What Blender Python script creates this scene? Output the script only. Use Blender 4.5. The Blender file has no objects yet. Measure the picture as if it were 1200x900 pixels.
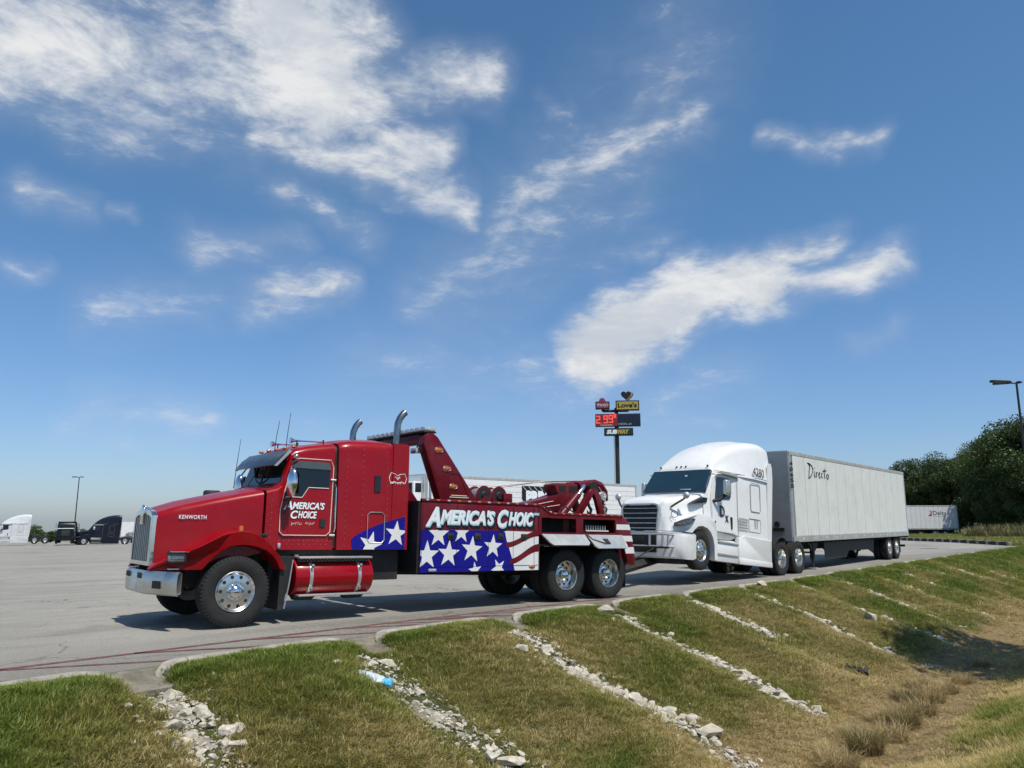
import bpy, bmesh, math, random
import numpy as np
from mathutils import Vector, Matrix
R=math.radians; random.seed(7); rng=np.random.default_rng(11)
sc=bpy.context.scene; col=sc.collection

# ---------------------------------------------------------------- camera, sky, sun, exposure
EYE=1.60; PITCH=R(10.1); FPX=900.
cam=bpy.data.cameras.new('camera'); cam_o=bpy.data.objects.new('camera',cam); col.objects.link(cam_o); sc.camera=cam_o
cam.sensor_width=36.; cam.lens=36.*FPX/1200.; cam.clip_start=.1; cam.clip_end=6000.
cam_o.location=(0,0,EYE); cam_o.rotation_euler=(R(90)+PITCH,0,0)
SUN_EL,SUN_AZ=R(64),R(137)
SUN=Vector((math.sin(SUN_AZ)*math.cos(SUN_EL),math.cos(SUN_AZ)*math.cos(SUN_EL),math.sin(SUN_EL)))
sl=bpy.data.lights.new('sun','SUN'); sl.energy=4.5; sl.angle=R(.53); sl.color=(1,.945,.85)
so=bpy.data.objects.new('sun',sl); col.objects.link(so); so.rotation_euler=SUN.to_track_quat('Z','Y').to_euler(); so.location=(20,-20,60)
sc.view_settings.view_transform='Standard'; sc.view_settings.look='None'; sc.view_settings.exposure=0.0; sc.view_settings.gamma=1
SKY_STRENGTH=.118
sc.cycles.max_bounces=6; sc.cycles.diffuse_bounces=3; sc.cycles.glossy_bounces=3; sc.cycles.adaptive_threshold=.02

def px_ray(u,v):
    x=(u-600)/FPX; y=(450-v)/FPX; c,s=math.cos(PITCH),math.sin(PITCH)
    return Vector((x,c-y*s,s+y*c))
def px_ground(u,v,z=0.):
    d=px_ray(u,v); t=(z-EYE)/d.z; return Vector((0,0,EYE))+d*t
def px_at(u,v,Y):
    d=px_ray(u,v); return Vector((0,0,EYE))+d*(Y/d.y)

class NT:
    """small helper to write node trees"""
    def __init__(s,nt): s.nt=nt
    def n(s,t,**k):
        o=s.nt.nodes.new(t)
        for a,b in k.items(): setattr(o,a,b)
        return o
    def put(s,sock,v):
        if v is None: return
        if isinstance(v,bpy.types.NodeSocket): s.nt.links.new(v,sock)
        elif isinstance(v,bpy.types.Node): s.nt.links.new(v.outputs[0],sock)
        else:
            if sock.type=='RGBA' and len(v)==3: v=(*v,1)
            sock.default_value=v
    def m(s,op,a,b=None,c=None,clamp=False):
        o=s.n('ShaderNodeMath',operation=op,use_clamp=clamp)
        for i,x in enumerate((a,b,c)): s.put(o.inputs[i],x)
        return o.outputs[0]
    def vm(s,op,a,b=None,c=None):
        o=s.n('ShaderNodeVectorMath',operation=op)
        for i,x in enumerate((a,b)):
            s.put(o.inputs[i],x)
        if c is not None: s.put(o.inputs['Scale'],c)
        return o.outputs['Value'] if op in('DOT_PRODUCT','LENGTH') else o.outputs[0]
    def mix(s,f,a,b,mode='MIX'):
        o=s.n('ShaderNodeMix',data_type='RGBA',blend_type=mode)
        s.put(o.inputs[0],f); s.put(o.inputs[6],a); s.put(o.inputs[7],b); return o.outputs[2]
    def ramp(s,v,lo,hi,a=0.,b=1.,interp='SMOOTHSTEP'):
        o=s.n('ShaderNodeMapRange',interpolation_type=interp)
        for i,x in enumerate((v,lo,hi,a,b)): s.put(o.inputs[i],x)
        return o.outputs[0]
    def noise(s,vec,scale,detail=4,rough=.55,dist=0.):
        o=s.n('ShaderNodeTexNoise'); s.put(o.inputs['Vector'],vec)
        s.put(o.inputs['Scale'],scale); s.put(o.inputs['Detail'],detail); s.put(o.inputs['Roughness'],rough); s.put(o.inputs['Distortion'],dist)
        return o.outputs[0]

# sky: Nishita air plus a thin cloud layer, everything a function of world direction
world=bpy.data.worlds.new('World'); sc.world=world; world.use_nodes=True
T=NT(world.node_tree); bg=world.node_tree.nodes['Background']
sky=T.n('ShaderNodeTexSky',sky_type='NISHITA'); sky.sun_disc=False; sky.sun_elevation=SUN_EL; sky.sun_rotation=SUN_AZ
sky.altitude=100; sky.air_density=1.0; sky.dust_density=.6; sky.ozone_density=1.6
tc=T.n('ShaderNodeTexCoord').outputs['Generated']
D=T.vm('NORMALIZE',tc); sep=T.n('ShaderNodeSeparateXYZ'); T.put(sep.inputs[0],D)
dz=T.m('MAXIMUM',sep.outputs[2],.03)
pl=T.n('ShaderNodeCombineXYZ'); T.put(pl.inputs[0],T.m('DIVIDE',sep.outputs[0],dz)); T.put(pl.inputs[1],T.m('DIVIDE',sep.outputs[1],dz))
P=pl.outputs[0]                                  # point on a flat cloud layer of height 1
az=T.m('ARCTAN2',sep.outputs[0],sep.outputs[1]); el=T.m('ARCSINE',sep.outputs[2])
ae=T.n('ShaderNodeCombineXYZ'); T.put(ae.inputs[0],az); T.put(ae.inputs[1],el)
wv=T.n('ShaderNodeTexNoise'); T.put(wv.inputs['Vector'],ae.outputs[0]); T.put(wv.inputs['Scale'],4.5); T.put(wv.inputs['Detail'],4.); T.put(wv.inputs['Roughness'],.6)
warp=T.vm('SCALE',T.vm('SUBTRACT',wv.outputs['Color'],(.5,.5,.5)),c=.13)
Q=T.vm('MULTIPLY',T.vm('ADD',ae.outputs[0],warp),(1,1,0))
def azel(u,v):
    d=px_ray(u,v).normalized(); return Vector((math.atan2(d.x,d.y),math.asin(d.z),0))
def capsule(u0,v0,u1,v1,rpx,inten):
    A,Bv=azel(u0,v0),azel(u1,v1); d=Bv-A; L2=max(d.length_squared,1e-6); rr=rpx/FPX*1.28
    pa=T.vm('SUBTRACT',Q,tuple(A)); t=T.m('MULTIPLY',T.vm('DOT_PRODUCT',pa,tuple(d)),1/L2,clamp=True)
    q=T.vm('SUBTRACT',pa,T.vm('SCALE',tuple(d),c=t)); dist=T.vm('LENGTH',q)
    return T.m('MULTIPLY',T.ramp(dist,rr,0.,0.,1.,'LINEAR'),inten)
caps=[(-20,10,190,75,105,.95),(120,40,340,100,95,.9),(340,20,390,80,110,1.5),(390,90,565,100,54,.9),(330,115,450,125,55,.7),(300,146,510,188,38,1.0),(420,195,550,242,34,.9),(170,110,420,185,90,.42),
 (825,126,640,215,36,.66),(640,215,495,355,52,.62),(800,60,540,345,120,.50),(705,410,790,360,60,1.65),(770,368,900,330,50,1.45),(880,338,1070,300,26,1.0),(850,318,990,272,26,.9),
 (900,155,1035,152,20,.68),(300,355,390,345,36,.80),(40,240,115,255,28,.68),(150,262,172,268,13,.6),(240,300,330,290,40,.6),(95,370,260,350,48,.42),(330,225,420,275,46,.5),(640,125,662,120,20,.55),
 (715,285,765,288,28,.55),(760,200,700,300,60,.4),(110,478,250,492,46,.5),(430,430,840,455,80,.42),(1000,395,1050,385,24,.5),(0,318,40,325,20,.55),(150,545,760,515,110,.36)]
mask=None
for cc in caps:
    k=capsule(*cc); mask=k if mask is None else T.m('SMOOTH_MAX',mask,k,.10)
# sparse cloud of the same kind goes on all round the sky
allr=T.ramp(T.noise(P,.55,3,.5),.50,.78,0.,.9)
infr=T.m('MAXIMUM',T.ramp(T.m('ABSOLUTE',az),.62,.95),T.ramp(el,.68,.9))
mask=T.m('MAXIMUM',mask,T.m('MULTIPLY',allr,infr))
def fibre(rot):
    q=T.n('ShaderNodeMapping'); T.put(q.inputs['Vector'],ae.outputs[0]); q.inputs['Rotation'].default_value=(0,0,R(rot)); q.inputs['Scale'].default_value=(.9,2.2,1); return q.outputs[0]
side=T.ramp(az,-.20,.0); cl,cr=fibre(14),fibre(-20)
fm=T.n('ShaderNodeMix',data_type='FLOAT'); T.put(fm.inputs[0],side); T.put(fm.inputs[2],T.noise(cl,8.,6,.66,.35)); T.put(fm.inputs[3],T.noise(cr,8.,6,.66,.35)); f1=fm.outputs[0]; f2=T.noise(cr,30.,3,.66,.5)
tex=T.m('ADD',T.m('MULTIPLY',f1,.72),T.m('MULTIPLY',f2,.28))
tex=T.m('MULTIPLY_ADD',T.m('SUBTRACT',tex,.5),2.3,.5)
thr=T.m('MULTIPLY_ADD',mask,-1.15,1.0)
dens=T.ramp(T.m('SUBTRACT',tex,thr),-.03,.84)
veil=T.m('MULTIPLY',T.ramp(mask,.04,1.0),T.m('MULTIPLY_ADD',tex,.40,.16))
dens=T.m('SUBTRACT',1.,T.m('MULTIPLY',T.m('SUBTRACT',1.,dens),T.m('SUBTRACT',1.,veil,clamp=True)),clamp=True)
dens=T.m('MULTIPLY',dens,T.ramp(el,.01,.12))
k=1/SKY_STRENGTH
CLOUD=T.mix(T.ramp(f1,.35,.68),(.56*k,.61*k,.68*k),(.80*k,.81*k,.82*k))
skyc=T.mix(1.,sky.outputs[0],T.mix(T.ramp(el,.0,.42,interp='LINEAR'),(.66,.775,1.04),(.61,.91,1.07)),'MULTIPLY')
world.cycles.sampling_method='MANUAL'; world.cycles.sample_map_resolution=256
T.put(bg.inputs[0],T.mix(dens,skyc,CLOUD)); bg.inputs[1].default_value=SKY_STRENGTH

# ---------------------------------------------------------------- materials
MATS={}
def mat(name,base,rough=.5,metal=0.,var=.08,vscale=6.,coat=0.,bump=0.,bscale=40.,dirt=0.,dirtcol=(.20,.165,.12),spec=.5,emit=None,trans=0.,obj=True):
    if name in MATS: return MATS[name]
    m=bpy.data.materials.new(name); m.use_nodes=True; N=NT(m.node_tree); b=m.node_tree.nodes['Principled BSDF']
    tcn=N.n('ShaderNodeTexCoord').outputs['Object']
    c=base
    if var:
        f=N.noise(tcn,vscale,5,.6); c=N.mix(N.ramp(f,.3,.7),tuple(x*(1-var) for x in base),tuple(min(1,x*(1+var)) for x in base))
    if dirt:
        g=N.noise(tcn,2.1,7,.66); c=N.mix(N.m('MULTIPLY',N.ramp(g,.42,.75),dirt),c,dirtcol)
        N.put(b.inputs['Roughness'],N.ramp(g,.4,.75,rough,min(1,rough+.35*dirt+.05)))
    else:
        N.put(b.inputs['Roughness'],N.ramp(N.noise(tcn,vscale*2.3,4,.6),.3,.7,max(.02,rough*.85),min(1,rough*1.15)))
    N.put(b.inputs['Base Color'],c); b.inputs['Metallic'].default_value=metal; b.inputs['Specular IOR Level'].default_value=spec
    b.inputs['Coat Weight'].default_value=coat; b.inputs['Coat Roughness'].default_value=.06
    if bump:
        bn=N.n('ShaderNodeBump'); bn.inputs['Strength'].default_value=bump; bn.inputs['Distance'].default_value=.02
        N.put(bn.inputs['Height'],N.noise(tcn,bscale,5,.6)); N.put(b.inputs['Normal'],bn)
    if emit:
        N.put(b.inputs['Emission Color'],emit[:3]); b.inputs['Emission Strength'].default_value=emit[3]
    if trans: b.inputs['Transmission Weight'].default_value=trans
    MATS[name]=m; return m
M=dict(
 red=mat('red_paint',(.29,.0022,.007),.27,0,.05,3,coat=.22,dirt=.05,spec=.22),
 maroon=mat('wrecker_red',(.135,.004,.012),.32,0,.08,4,coat=.10,dirt=.10,spec=.25),
 blue=mat('blue_wrap',(.009,.008,.23),.45,0,.05,3,spec=.22),
 white=mat('white_vinyl',(.78,.77,.75),.35,0,.03,4,dirt=.08),
 wpaint=mat('white_paint',(.80,.79,.77),.30,0,.02,3,coat=.4,dirt=.09),
 chrome=mat('chrome',(.72,.72,.72),.13,1,.05,5),
 alu=mat('aluminium',(.60,.60,.57),.42,.75,.08,9,dirt=.25,bump=.05),
 rimm=mat('polished_rim',(.72,.71,.67),.24,1,.06,9,dirt=.25),
 tyre=mat('tyre_rubber',(.014,.0135,.013),.8,0,.25,8,dirt=.35,dirtcol=(.05,.044,.034),bump=.15,bscale=60),
 black=mat('black_rubber',(.012,.012,.012),.65,0,.2,6,dirt=.2),
 chassis=mat('chassis_black',(.016,.015,.015),.6,0,.3,5,dirt=.5,dirtcol=(.06,.05,.04)),
 glass=mat('dark_glass',(.006,.008,.009),.05,0,.1,2,coat=.25,spec=.45),
 visor=mat('visor_tint',(.016,.020,.024),.22,0,.2,3,coat=.25,spec=.45),
 amber=mat('amber_lens',(.50,.14,.02),.2,0,.1,9,coat=.6),
 redlens=mat('red_lens',(.45,.012,.012),.2,0,.1,9,coat=.6),
 lens=mat('clear_lens',(.55,.56,.56),.12,.3,.15,20,coat=1.),
 cream=mat('pinstripe_cream',(.72,.62,.50),.4,0,.05),
 dplate=mat('dark_tread_plate',(.02,.02,.022),.5,.3,.2,12,bump=.5,bscale=55),
 fwhite=mat('lettering_white',(.83,.86,.86),.4,0,.02),
 fblue=mat('lettering_ice_blue',(.38,.62,.72),.4,0,.1,10),
 fblack=mat('lettering_black',(.008,.008,.009),.5,0,.1),
 concrete=mat('kerb_concrete',(.36,.33,.27),.9,0,.25,7,bump=.5,bscale=26,dirt=.75,dirtcol=(.17,.15,.115)),
 trailer=mat('trailer_white',(.74,.74,.68),.42,0,.035,1.2,dirt=.22,dirtcol=(.44,.41,.33)),
 tgrey=mat('shaded_nose_and_trim_grey',(.42,.43,.41),.45,.25,.08,2,dirt=.2),  # plain grey for trim; on the trailer nose it paints in the shade
 rail=mat('trailer_rail_aluminium',(.50,.50,.47),.5,.35,.10,5,dirt=.3),
 seam=mat('panel_joint',(.22,.22,.20),.7,0,.1),
 navy=mat('navy_skirt',(.004,.005,.012),.5,0,.2,3,dirt=.2),
 headl=mat('headlamp',(.22,.23,.24),.10,.7,.4,18,coat=.8),
 stack=mat('sooty_chrome',(.34,.34,.34),.2,1,.2,6,dirt=.4,dirtcol=(.08,.07,.06)),
 brush=mat('dulled_chrome',(.60,.60,.57),.30,.9,.06,4,dirt=.25),
 intr=mat('compartment_dark',(.012,.011,.011),.8,0,.2),
)
# ---------------------------------------------------------------- mesh helpers
def rrect_sec(x,zb,zt,hb,ht,r,crown=.03,n=5):
    """cross-section ring at station x: flat floor, slightly leaning sides, rounded top corners, crowned top"""
    pts=[(-hb,zb)]
    for k in (.35,.7): pts.append((-(hb+(ht-hb)*k),zb+(zt-r-zb)*k))
    for i in range(n+1):
        a=math.pi/2*i/n; pts.append((-(ht-r)-r*math.cos(a),zt-r+r*math.sin(a)))
    pts.append((-(ht-r)*.5,zt+crown*.75)); pts.append((0,zt+crown))
    return [(x,y,z) for y,z in pts]+[(x,-y,z) for y,z in pts[-2::-1]]
class B:
    def __init__(s): s.bm=bmesh.new()
    def _poly(s,vs):
        try: return s.bm.faces.new(vs)
        except ValueError: return None
    def box(s,x0,x1,y0,y1,z0,z1,bev=0.,seg=2):
        return s.prism([(x0,z0),(x1,z0),(x1,z1),(x0,z1)],'y',y0,y1,bev,seg)
    def prism(s,pts,ax,a,b,bev=0.,seg=2):
        f={'y':lambda p,h:(p[0],h,p[1]),'x':lambda p,h:(h,p[0],p[1]),'z':lambda p,h:(p[0],p[1],h)}[ax]
        A=[s.bm.verts.new(f(p,a)) for p in pts]; C=[s.bm.verts.new(f(p,b)) for p in pts]
        fs=[s._poly(A),s._poly(C[::-1])]; k=len(pts)
        for i in range(k): fs.append(s._poly([A[i],C[i],C[(i+1)%k],A[(i+1)%k]]))
        if bev:
            es={e for q in fs if q for e in q.edges}
            r=bmesh.ops.bevel(s.bm,geom=list(es),offset=bev,segments=seg,profile=.5,affect='EDGES',clamp_overlap=True)
            return r['verts']
        return A+C
    def loft(s,rings,cap=True):
        V=[[s.bm.verts.new(p) for p in r] for r in rings]; k=len(rings[0])
        for i in range(len(V)-1):
            for j in range(k): s._poly([V[i][j],V[i][(j+1)%k],V[i+1][(j+1)%k],V[i+1][j]])
        if cap: s._poly(V[0][::-1]); s._poly(V[-1])
        return V
    def tube(s,path,r,n=8,cap=True):
        P=[Vector(p) for p in path]; rs=r if isinstance(r,(list,tuple)) else [r]*len(P)
        rings=[]; up=None
        for i,p in enumerate(P):
            d=(P[min(i+1,len(P)-1)]-P[max(i-1,0)]).normalized()
            if up is None: up=Vector((0,0,1)) if abs(d.z)<.9 else Vector((0,1,0))
            x=d.cross(up).normalized(); y=x.cross(d).normalized(); up=y
            rings.append([tuple(p+(x*math.cos(2*math.pi*j/n)+y*math.sin(2*math.pi*j/n))*rs[i]) for j in range(n)])
        return s.loft(rings,cap)
    def lathe(s,prof,c=(0,0,0),n=32,ax='y',cap=False):
        rings=[]
        for r,h in prof:
            ring=[]
            for j in range(n):
                a=2*math.pi*j/n; u,v=r*math.cos(a),r*math.sin(a)
                q={'y':(u,h,v),'x':(h,u,v),'z':(u,v,h)}[ax]; ring.append((c[0]+q[0],c[1]+q[1],c[2]+q[2]))
            rings.append(ring)
        return s.loft(rings,cap)
    def ell(s,c,r,n=14,m=9):
        rings=[]
        for i in range(1,m):
            t=math.pi*i/m; rings.append([(c[0]+r[0]*math.sin(t)*math.cos(2*math.pi*j/n),c[1]+r[1]*math.sin(t)*math.sin(2*math.pi*j/n),c[2]+r[2]*math.cos(t)) for j in range(n)])
        return s.loft(rings,True)
    def poly(s,pts):
        return s._poly([s.bm.verts.new(p) for p in pts])
    def build(s,name,mt,parent=None,ang=32,loc=(0,0,0)):
        bmesh.ops.recalc_face_normals(s.bm,faces=s.bm.faces[:])
        for f in s.bm.faces: f.smooth=True
        for e in s.bm.edges:
            if len(e.link_faces)==2 and e.calc_face_angle(0)>R(ang): e.smooth=False
        me=bpy.data.meshes.new(name); s.bm.to_mesh(me); s.bm.free()
        if mt: me.materials.append(mt if not isinstance(mt,str) else M[mt])
        o=bpy.data.objects.new(name,me); col.objects.link(o); o.location=loc
        if parent: o.parent=parent
        return o
def link_mesh(name,me,parent=None,loc=(0,0,0),rot=(0,0,0),scale=(1,1,1)):
    o=bpy.data.objects.new(name,me); col.objects.link(o); o.location=loc; o.rotation_euler=rot; o.scale=scale
    if parent: o.parent=parent
    return o
def empty(name,loc,rot=(0,0,0)):
    o=bpy.data.objects.new(name,None); o.empty_display_size=.3; col.objects.link(o); o.location=loc; o.rotation_euler=rot; return o
def tag(o,label,cat,group=None):
    o['label']=label; o['category']=cat
    if group: o['group']=group
    return o
def kind(o,k): o['kind']=k; return o
def dup(o,parent=None,loc=None,rot=None):
    c=o.copy(); col.objects.link(c); c.parent=parent
    if loc is not None: c.location=loc
    if rot is not None: c.rotation_euler=rot
    for ch in list(o.children): dup(ch,c)
    return c
_tn=[0]
def text(s,x0,x1,z0,z1,y,mt,parent,name='lettering',bold=.02,shear=0.,thick=.004,flip=False,plane='y',spacing=1.):
    """letters fitted to the rectangle x0..x1, z0..z1 on a wall facing -y (or facing -x with plane='x')"""
    cu=bpy.data.curves.new('t','FONT'); cu.body=s; cu.size=1; cu.offset=bold; cu.shear=shear; cu.extrude=.01; cu.space_character=spacing; cu.resolution_u=3
    to=bpy.data.objects.new('t',cu); col.objects.link(to); dg=bpy.context.evaluated_depsgraph_get(); dg.update()
    me=bpy.data.meshes.new_from_object(to.evaluated_get(dg)); bpy.data.objects.remove(to)
    V=np.array([v.co[:] for v in me.vertices]); mn,mx=V.min(0),V.max(0)
    fx=(V[:,0]-mn[0])/(mx[0]-mn[0]); fz=(V[:,1]-mn[1])/(mx[1]-mn[1]); fy=np.where(V[:,2]>0,-thick,.0005)
    X=x0+fx*(x1-x0); Z=z0+fz*(z1-z0)
    for i,v in enumerate(me.vertices):
        v.co=(X[i],y+fy[i],Z[i]) if plane=='y' else (y+fy[i],-X[i],Z[i])
    me.name=name; me.materials.clear(); me.materials.append(M[mt] if isinstance(mt,str) else mt)
    o=bpy.data.objects.new(name,me); col.objects.link(o); o.parent=parent; return o
def star(b,cx,cz,r,y,rot=0.,clip=None,thick=.004):
    pts=[(cx+(r if k%2==0 else r*.4)*math.sin(rot+k*math.pi/5),cz+(r if k%2==0 else r*.4)*math.cos(rot+k*math.pi/5)) for k in range(10)]
    if clip: pts=clip_poly(pts,clip)
    if len(pts)>2: b.prism(pts,'y',y,y-thick)
def clip_poly(pts,box):
    x0,x1,z0,z1=box
    def cl(p,ins,cut):
        o=[]
        for i in range(len(p)):
            a,b=p[i],p[(i+1)%len(p)]
            if ins(a): o.append(a)
            if ins(a)!=ins(b): o.append(cut(a,b))
        return o
    def cx(v): return lambda a,b:(v,a[1]+(b[1]-a[1])*(v-a[0])/(b[0]-a[0]))
    def cz(v): return lambda a,b:(a[0]+(b[0]-a[0])*(v-a[1])/(b[1]-a[1]),v)
    for ins,cut in ((lambda q:q[0]>=x0,cx(x0)),(lambda q:q[0]<=x1,cx(x1)),(lambda q:q[1]>=z0,cz(z0)),(lambda q:q[1]<=z1,cz(z1))):
        if pts: pts=cl(pts,ins,cut)
    return pts
# ---------------------------------------------------------------- ground shape
KA=R(48.5); AX=np.array([math.cos(KA),math.sin(KA)]); NX=np.array([math.sin(KA),-math.cos(KA)]); KOFF=9.3
GAP0,GAPS=.70,3.1
gaps=[GAP0+GAPS*k+(random.uniform(-.22,.22) if k<1 or k>4 else 0) for k in range(-4,20)]; GAPL=np.array(gaps)
def gap_dist(al):
    al=np.asarray(al,float); d=np.full(al.shape,99.)
    for g in gaps: d=np.minimum(d,np.abs(al-g))
    return d
def bend(al): return np.interp(al,[-20,1,5,9,15,25,36,60],[.42,.42,.34,.12,.0,-.08,-.2,-.1])
def to_xy(al,t):
    o=t-KOFF+bend(al); return AX[0]*al+NX[0]*o, AX[1]*al+NX[1]*o
def to_at(x,y):
    al=AX[0]*x+AX[1]*y; return al, NX[0]*x+NX[1]*y+KOFF-bend(al)
_h=rng.random((256,256))
def vnoise(x,y):
    x=np.asarray(x,float)+1000; y=np.asarray(y,float)+1000; i=np.floor(x).astype(int); j=np.floor(y).astype(int); u=x-i; v=y-j
    u=u*u*(3-2*u); v=v*v*(3-2*v); g=lambda a,b:_h[a%256,b%256]
    return (g(i,j)*(1-u)+g(i+1,j)*u)*(1-v)+(g(i,j+1)*(1-u)+g(i+1,j+1)*u)*v
def fbm(x,y,o=4):
    s=0;a=.5
    for k in range(o): s=s+a*vnoise(x*2**k+k*17.3,y*2**k+k*9.1); a*=.5
    return s/(1-.5**o)
def z_lot(al,t):
    d=-np.asarray(t,float)
    return -.0081*np.clip(np.asarray(al,float)-5.4,0,16)-.0155*np.maximum(0,d-6.)
PT=[-2,-.2,.0,.26,.5,1,2,3,4,4.6,5.3,6,6.8,7.7,8.8,10,12,40]
PZ=[.0,.0,.01,.03,.015,-.12,-.46,-.80,-1.12,-1.30,-1.42,-1.40,-1.18,-.80,-.36,-.08,.02,.2]
def z_bank(al,t):
    al=np.asarray(al,float); t=np.asarray(t,float)
    z=np.interp(t,PT,PZ)
    # small rounding, hummocks between the drain gaps, roughness
    w=np.clip(t/1.2,0,1)*np.clip((6.5-t)/2.,0,1)
    z=z-.07*w*np.cos(2*math.pi*(al-GAP0)/GAPS)
    z=z+(fbm(al*.9,t*.9,3)-.5)*.16*np.clip(t/1.5,0,1)+(fbm(al*4,t*4,3)-.5)*.05*np.clip(t/.6,0,1)
    gd=gap_dist(al); z=z-.11*np.exp(-(gd/.30)**4)*np.clip((1.15-t)/.6,0,1)
    fade=np.clip((75-np.abs(al-10))/30,0,1)
    return z_lot(al,0)+z*fade+.02*(1-fade)
def al_edge(d): return 63.5+1.38*np.asarray(d,float)
def z_ground(al,t):
    al=np.asarray(al,float); t=np.asarray(t,float); d=-t
    inside=(t<.06)&(al<al_edge(np.maximum(d,0))+.2)&(al>-260)&(d<175)
    zl=z_lot(al,t)
    zo=np.where(t>=.06,z_bank(al,t),zl+.05+(fbm(al*.05,t*.05,3)-.5)*.5*np.clip((d-2)/25,0,1))
    return np.where(inside,zl-.35,zo)
def ground_at(x,y):
    al,t=to_at(x,y); return float(z_ground(al,t))
def lot_at(x,y):
    al,t=to_at(x,y); return float(z_lot(al,t))

def grid_mesh(name,A,Tt,zf,mt,split=None):
    GA,GT=np.meshgrid(A,Tt,indexing='ij'); X,Y=to_xy(GA,GT); Z=zf(GA,GT)
    n,m=GA.shape; V=np.stack([X,Y,Z],-1).reshape(-1,3)
    idx=np.arange(n*m).reshape(n,m); F=np.stack([idx[:-1,:-1],idx[1:,:-1],idx[1:,1:],idx[:-1,1:]],-1).reshape(-1,4)
    me=bpy.data.meshes.new(name); me.from_pydata(V.tolist(),[],F[:,::-1].tolist()); me.update()
    me.polygons.foreach_set('use_smooth',[True]*len(me.polygons)); me.materials.append(mt)
    if sum(p.normal.z for p in me.polygons[:50])<0: me.flip_normals()
    o=bpy.data.objects.new(name,me); col.objects.link(o); return o
def ease(a,b,n,p=1.6):
    return [a+(b-a)*(k/n)**p for k in range(1,n+1)]

# ground material: soil under the grass, straw in the ditch
def ground_mat():
    m=bpy.data.materials.new('soil_and_turf'); m.use_nodes=True; N=NT(m.node_tree); b=m.node_tree.nodes['Principled BSDF']
    g=N.n('ShaderNodeNewGeometry').outputs['Position']
    sp=N.n('ShaderNodeSeparateXYZ'); N.put(sp.inputs[0],g)
    t=N.m('ADD',N.m('ADD',N.m('MULTIPLY',sp.outputs[0],float(NX[0])),N.m('MULTIPLY',sp.outputs[1],float(NX[1]))),KOFF)
    n1=N.noise(g,1.3,6,.6); n2=N.noise(g,14,6,.65); n3=N.noise(g,60,4,.6)
    turf=N.mix(N.ramp(n2,.35,.65),(.035,.05,.012),(.075,.075,.025))
    dry=N.mix(N.ramp(n2,.3,.7),(.12,.08,.038),(.30,.215,.105))
    v=N.m('ADD',N.m('MULTIPLY',N.m('ABSOLUTE',N.m('SUBTRACT',t,5.35)),-.55),N.m('MULTIPLY',n1,1.1))
    c=N.mix(N.ramp(v,-.35,.15),turf,dry)
    c=N.mix(N.m('MULTIPLY',N.ramp(n3,.45,.7),.35),c,(.16,.125,.075))
    N.put(b.inputs['Base Color'],c); b.inputs['Roughness'].default_value=.95; b.inputs['Specular IOR Level'].default_value=.15
    bn=N.n('ShaderNodeBump'); bn.inputs['Strength'].default_value=.7; bn.inputs['Distance'].default_value=.04
    N.put(bn.inputs['Height'],N.m('ADD',n2,N.m('MULTIPLY',n3,.5))); N.put(b.inputs['Normal'],bn); return m
GM=ground_mat()
A=[-2000,-1200,-700,-420,-262,-258,-160,-100,-60,-35,-22]+list(np.arange(-14,34,.22))+list(np.arange(34,62,.5))+[62.4,63,63.6]+list(np.arange(64.5,130,1.5))+[140,160,200,260,330,420,700,1200,2000]
Tt=[-2000,-1200,-700,-420,-300,-220,-176,-174,-140,-110,-90,-70]+list(np.arange(-60,-4,2.))+[-3,-2,-1,-.3,.0,.065]+list(np.arange(.2,11,.2))+list(np.arange(11.5,22,1.))+[26,40,70,120,250,600,1500]
gr=kind(grid_mesh('ground',sorted(A),sorted(Tt),z_ground,GM),'structure')

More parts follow.
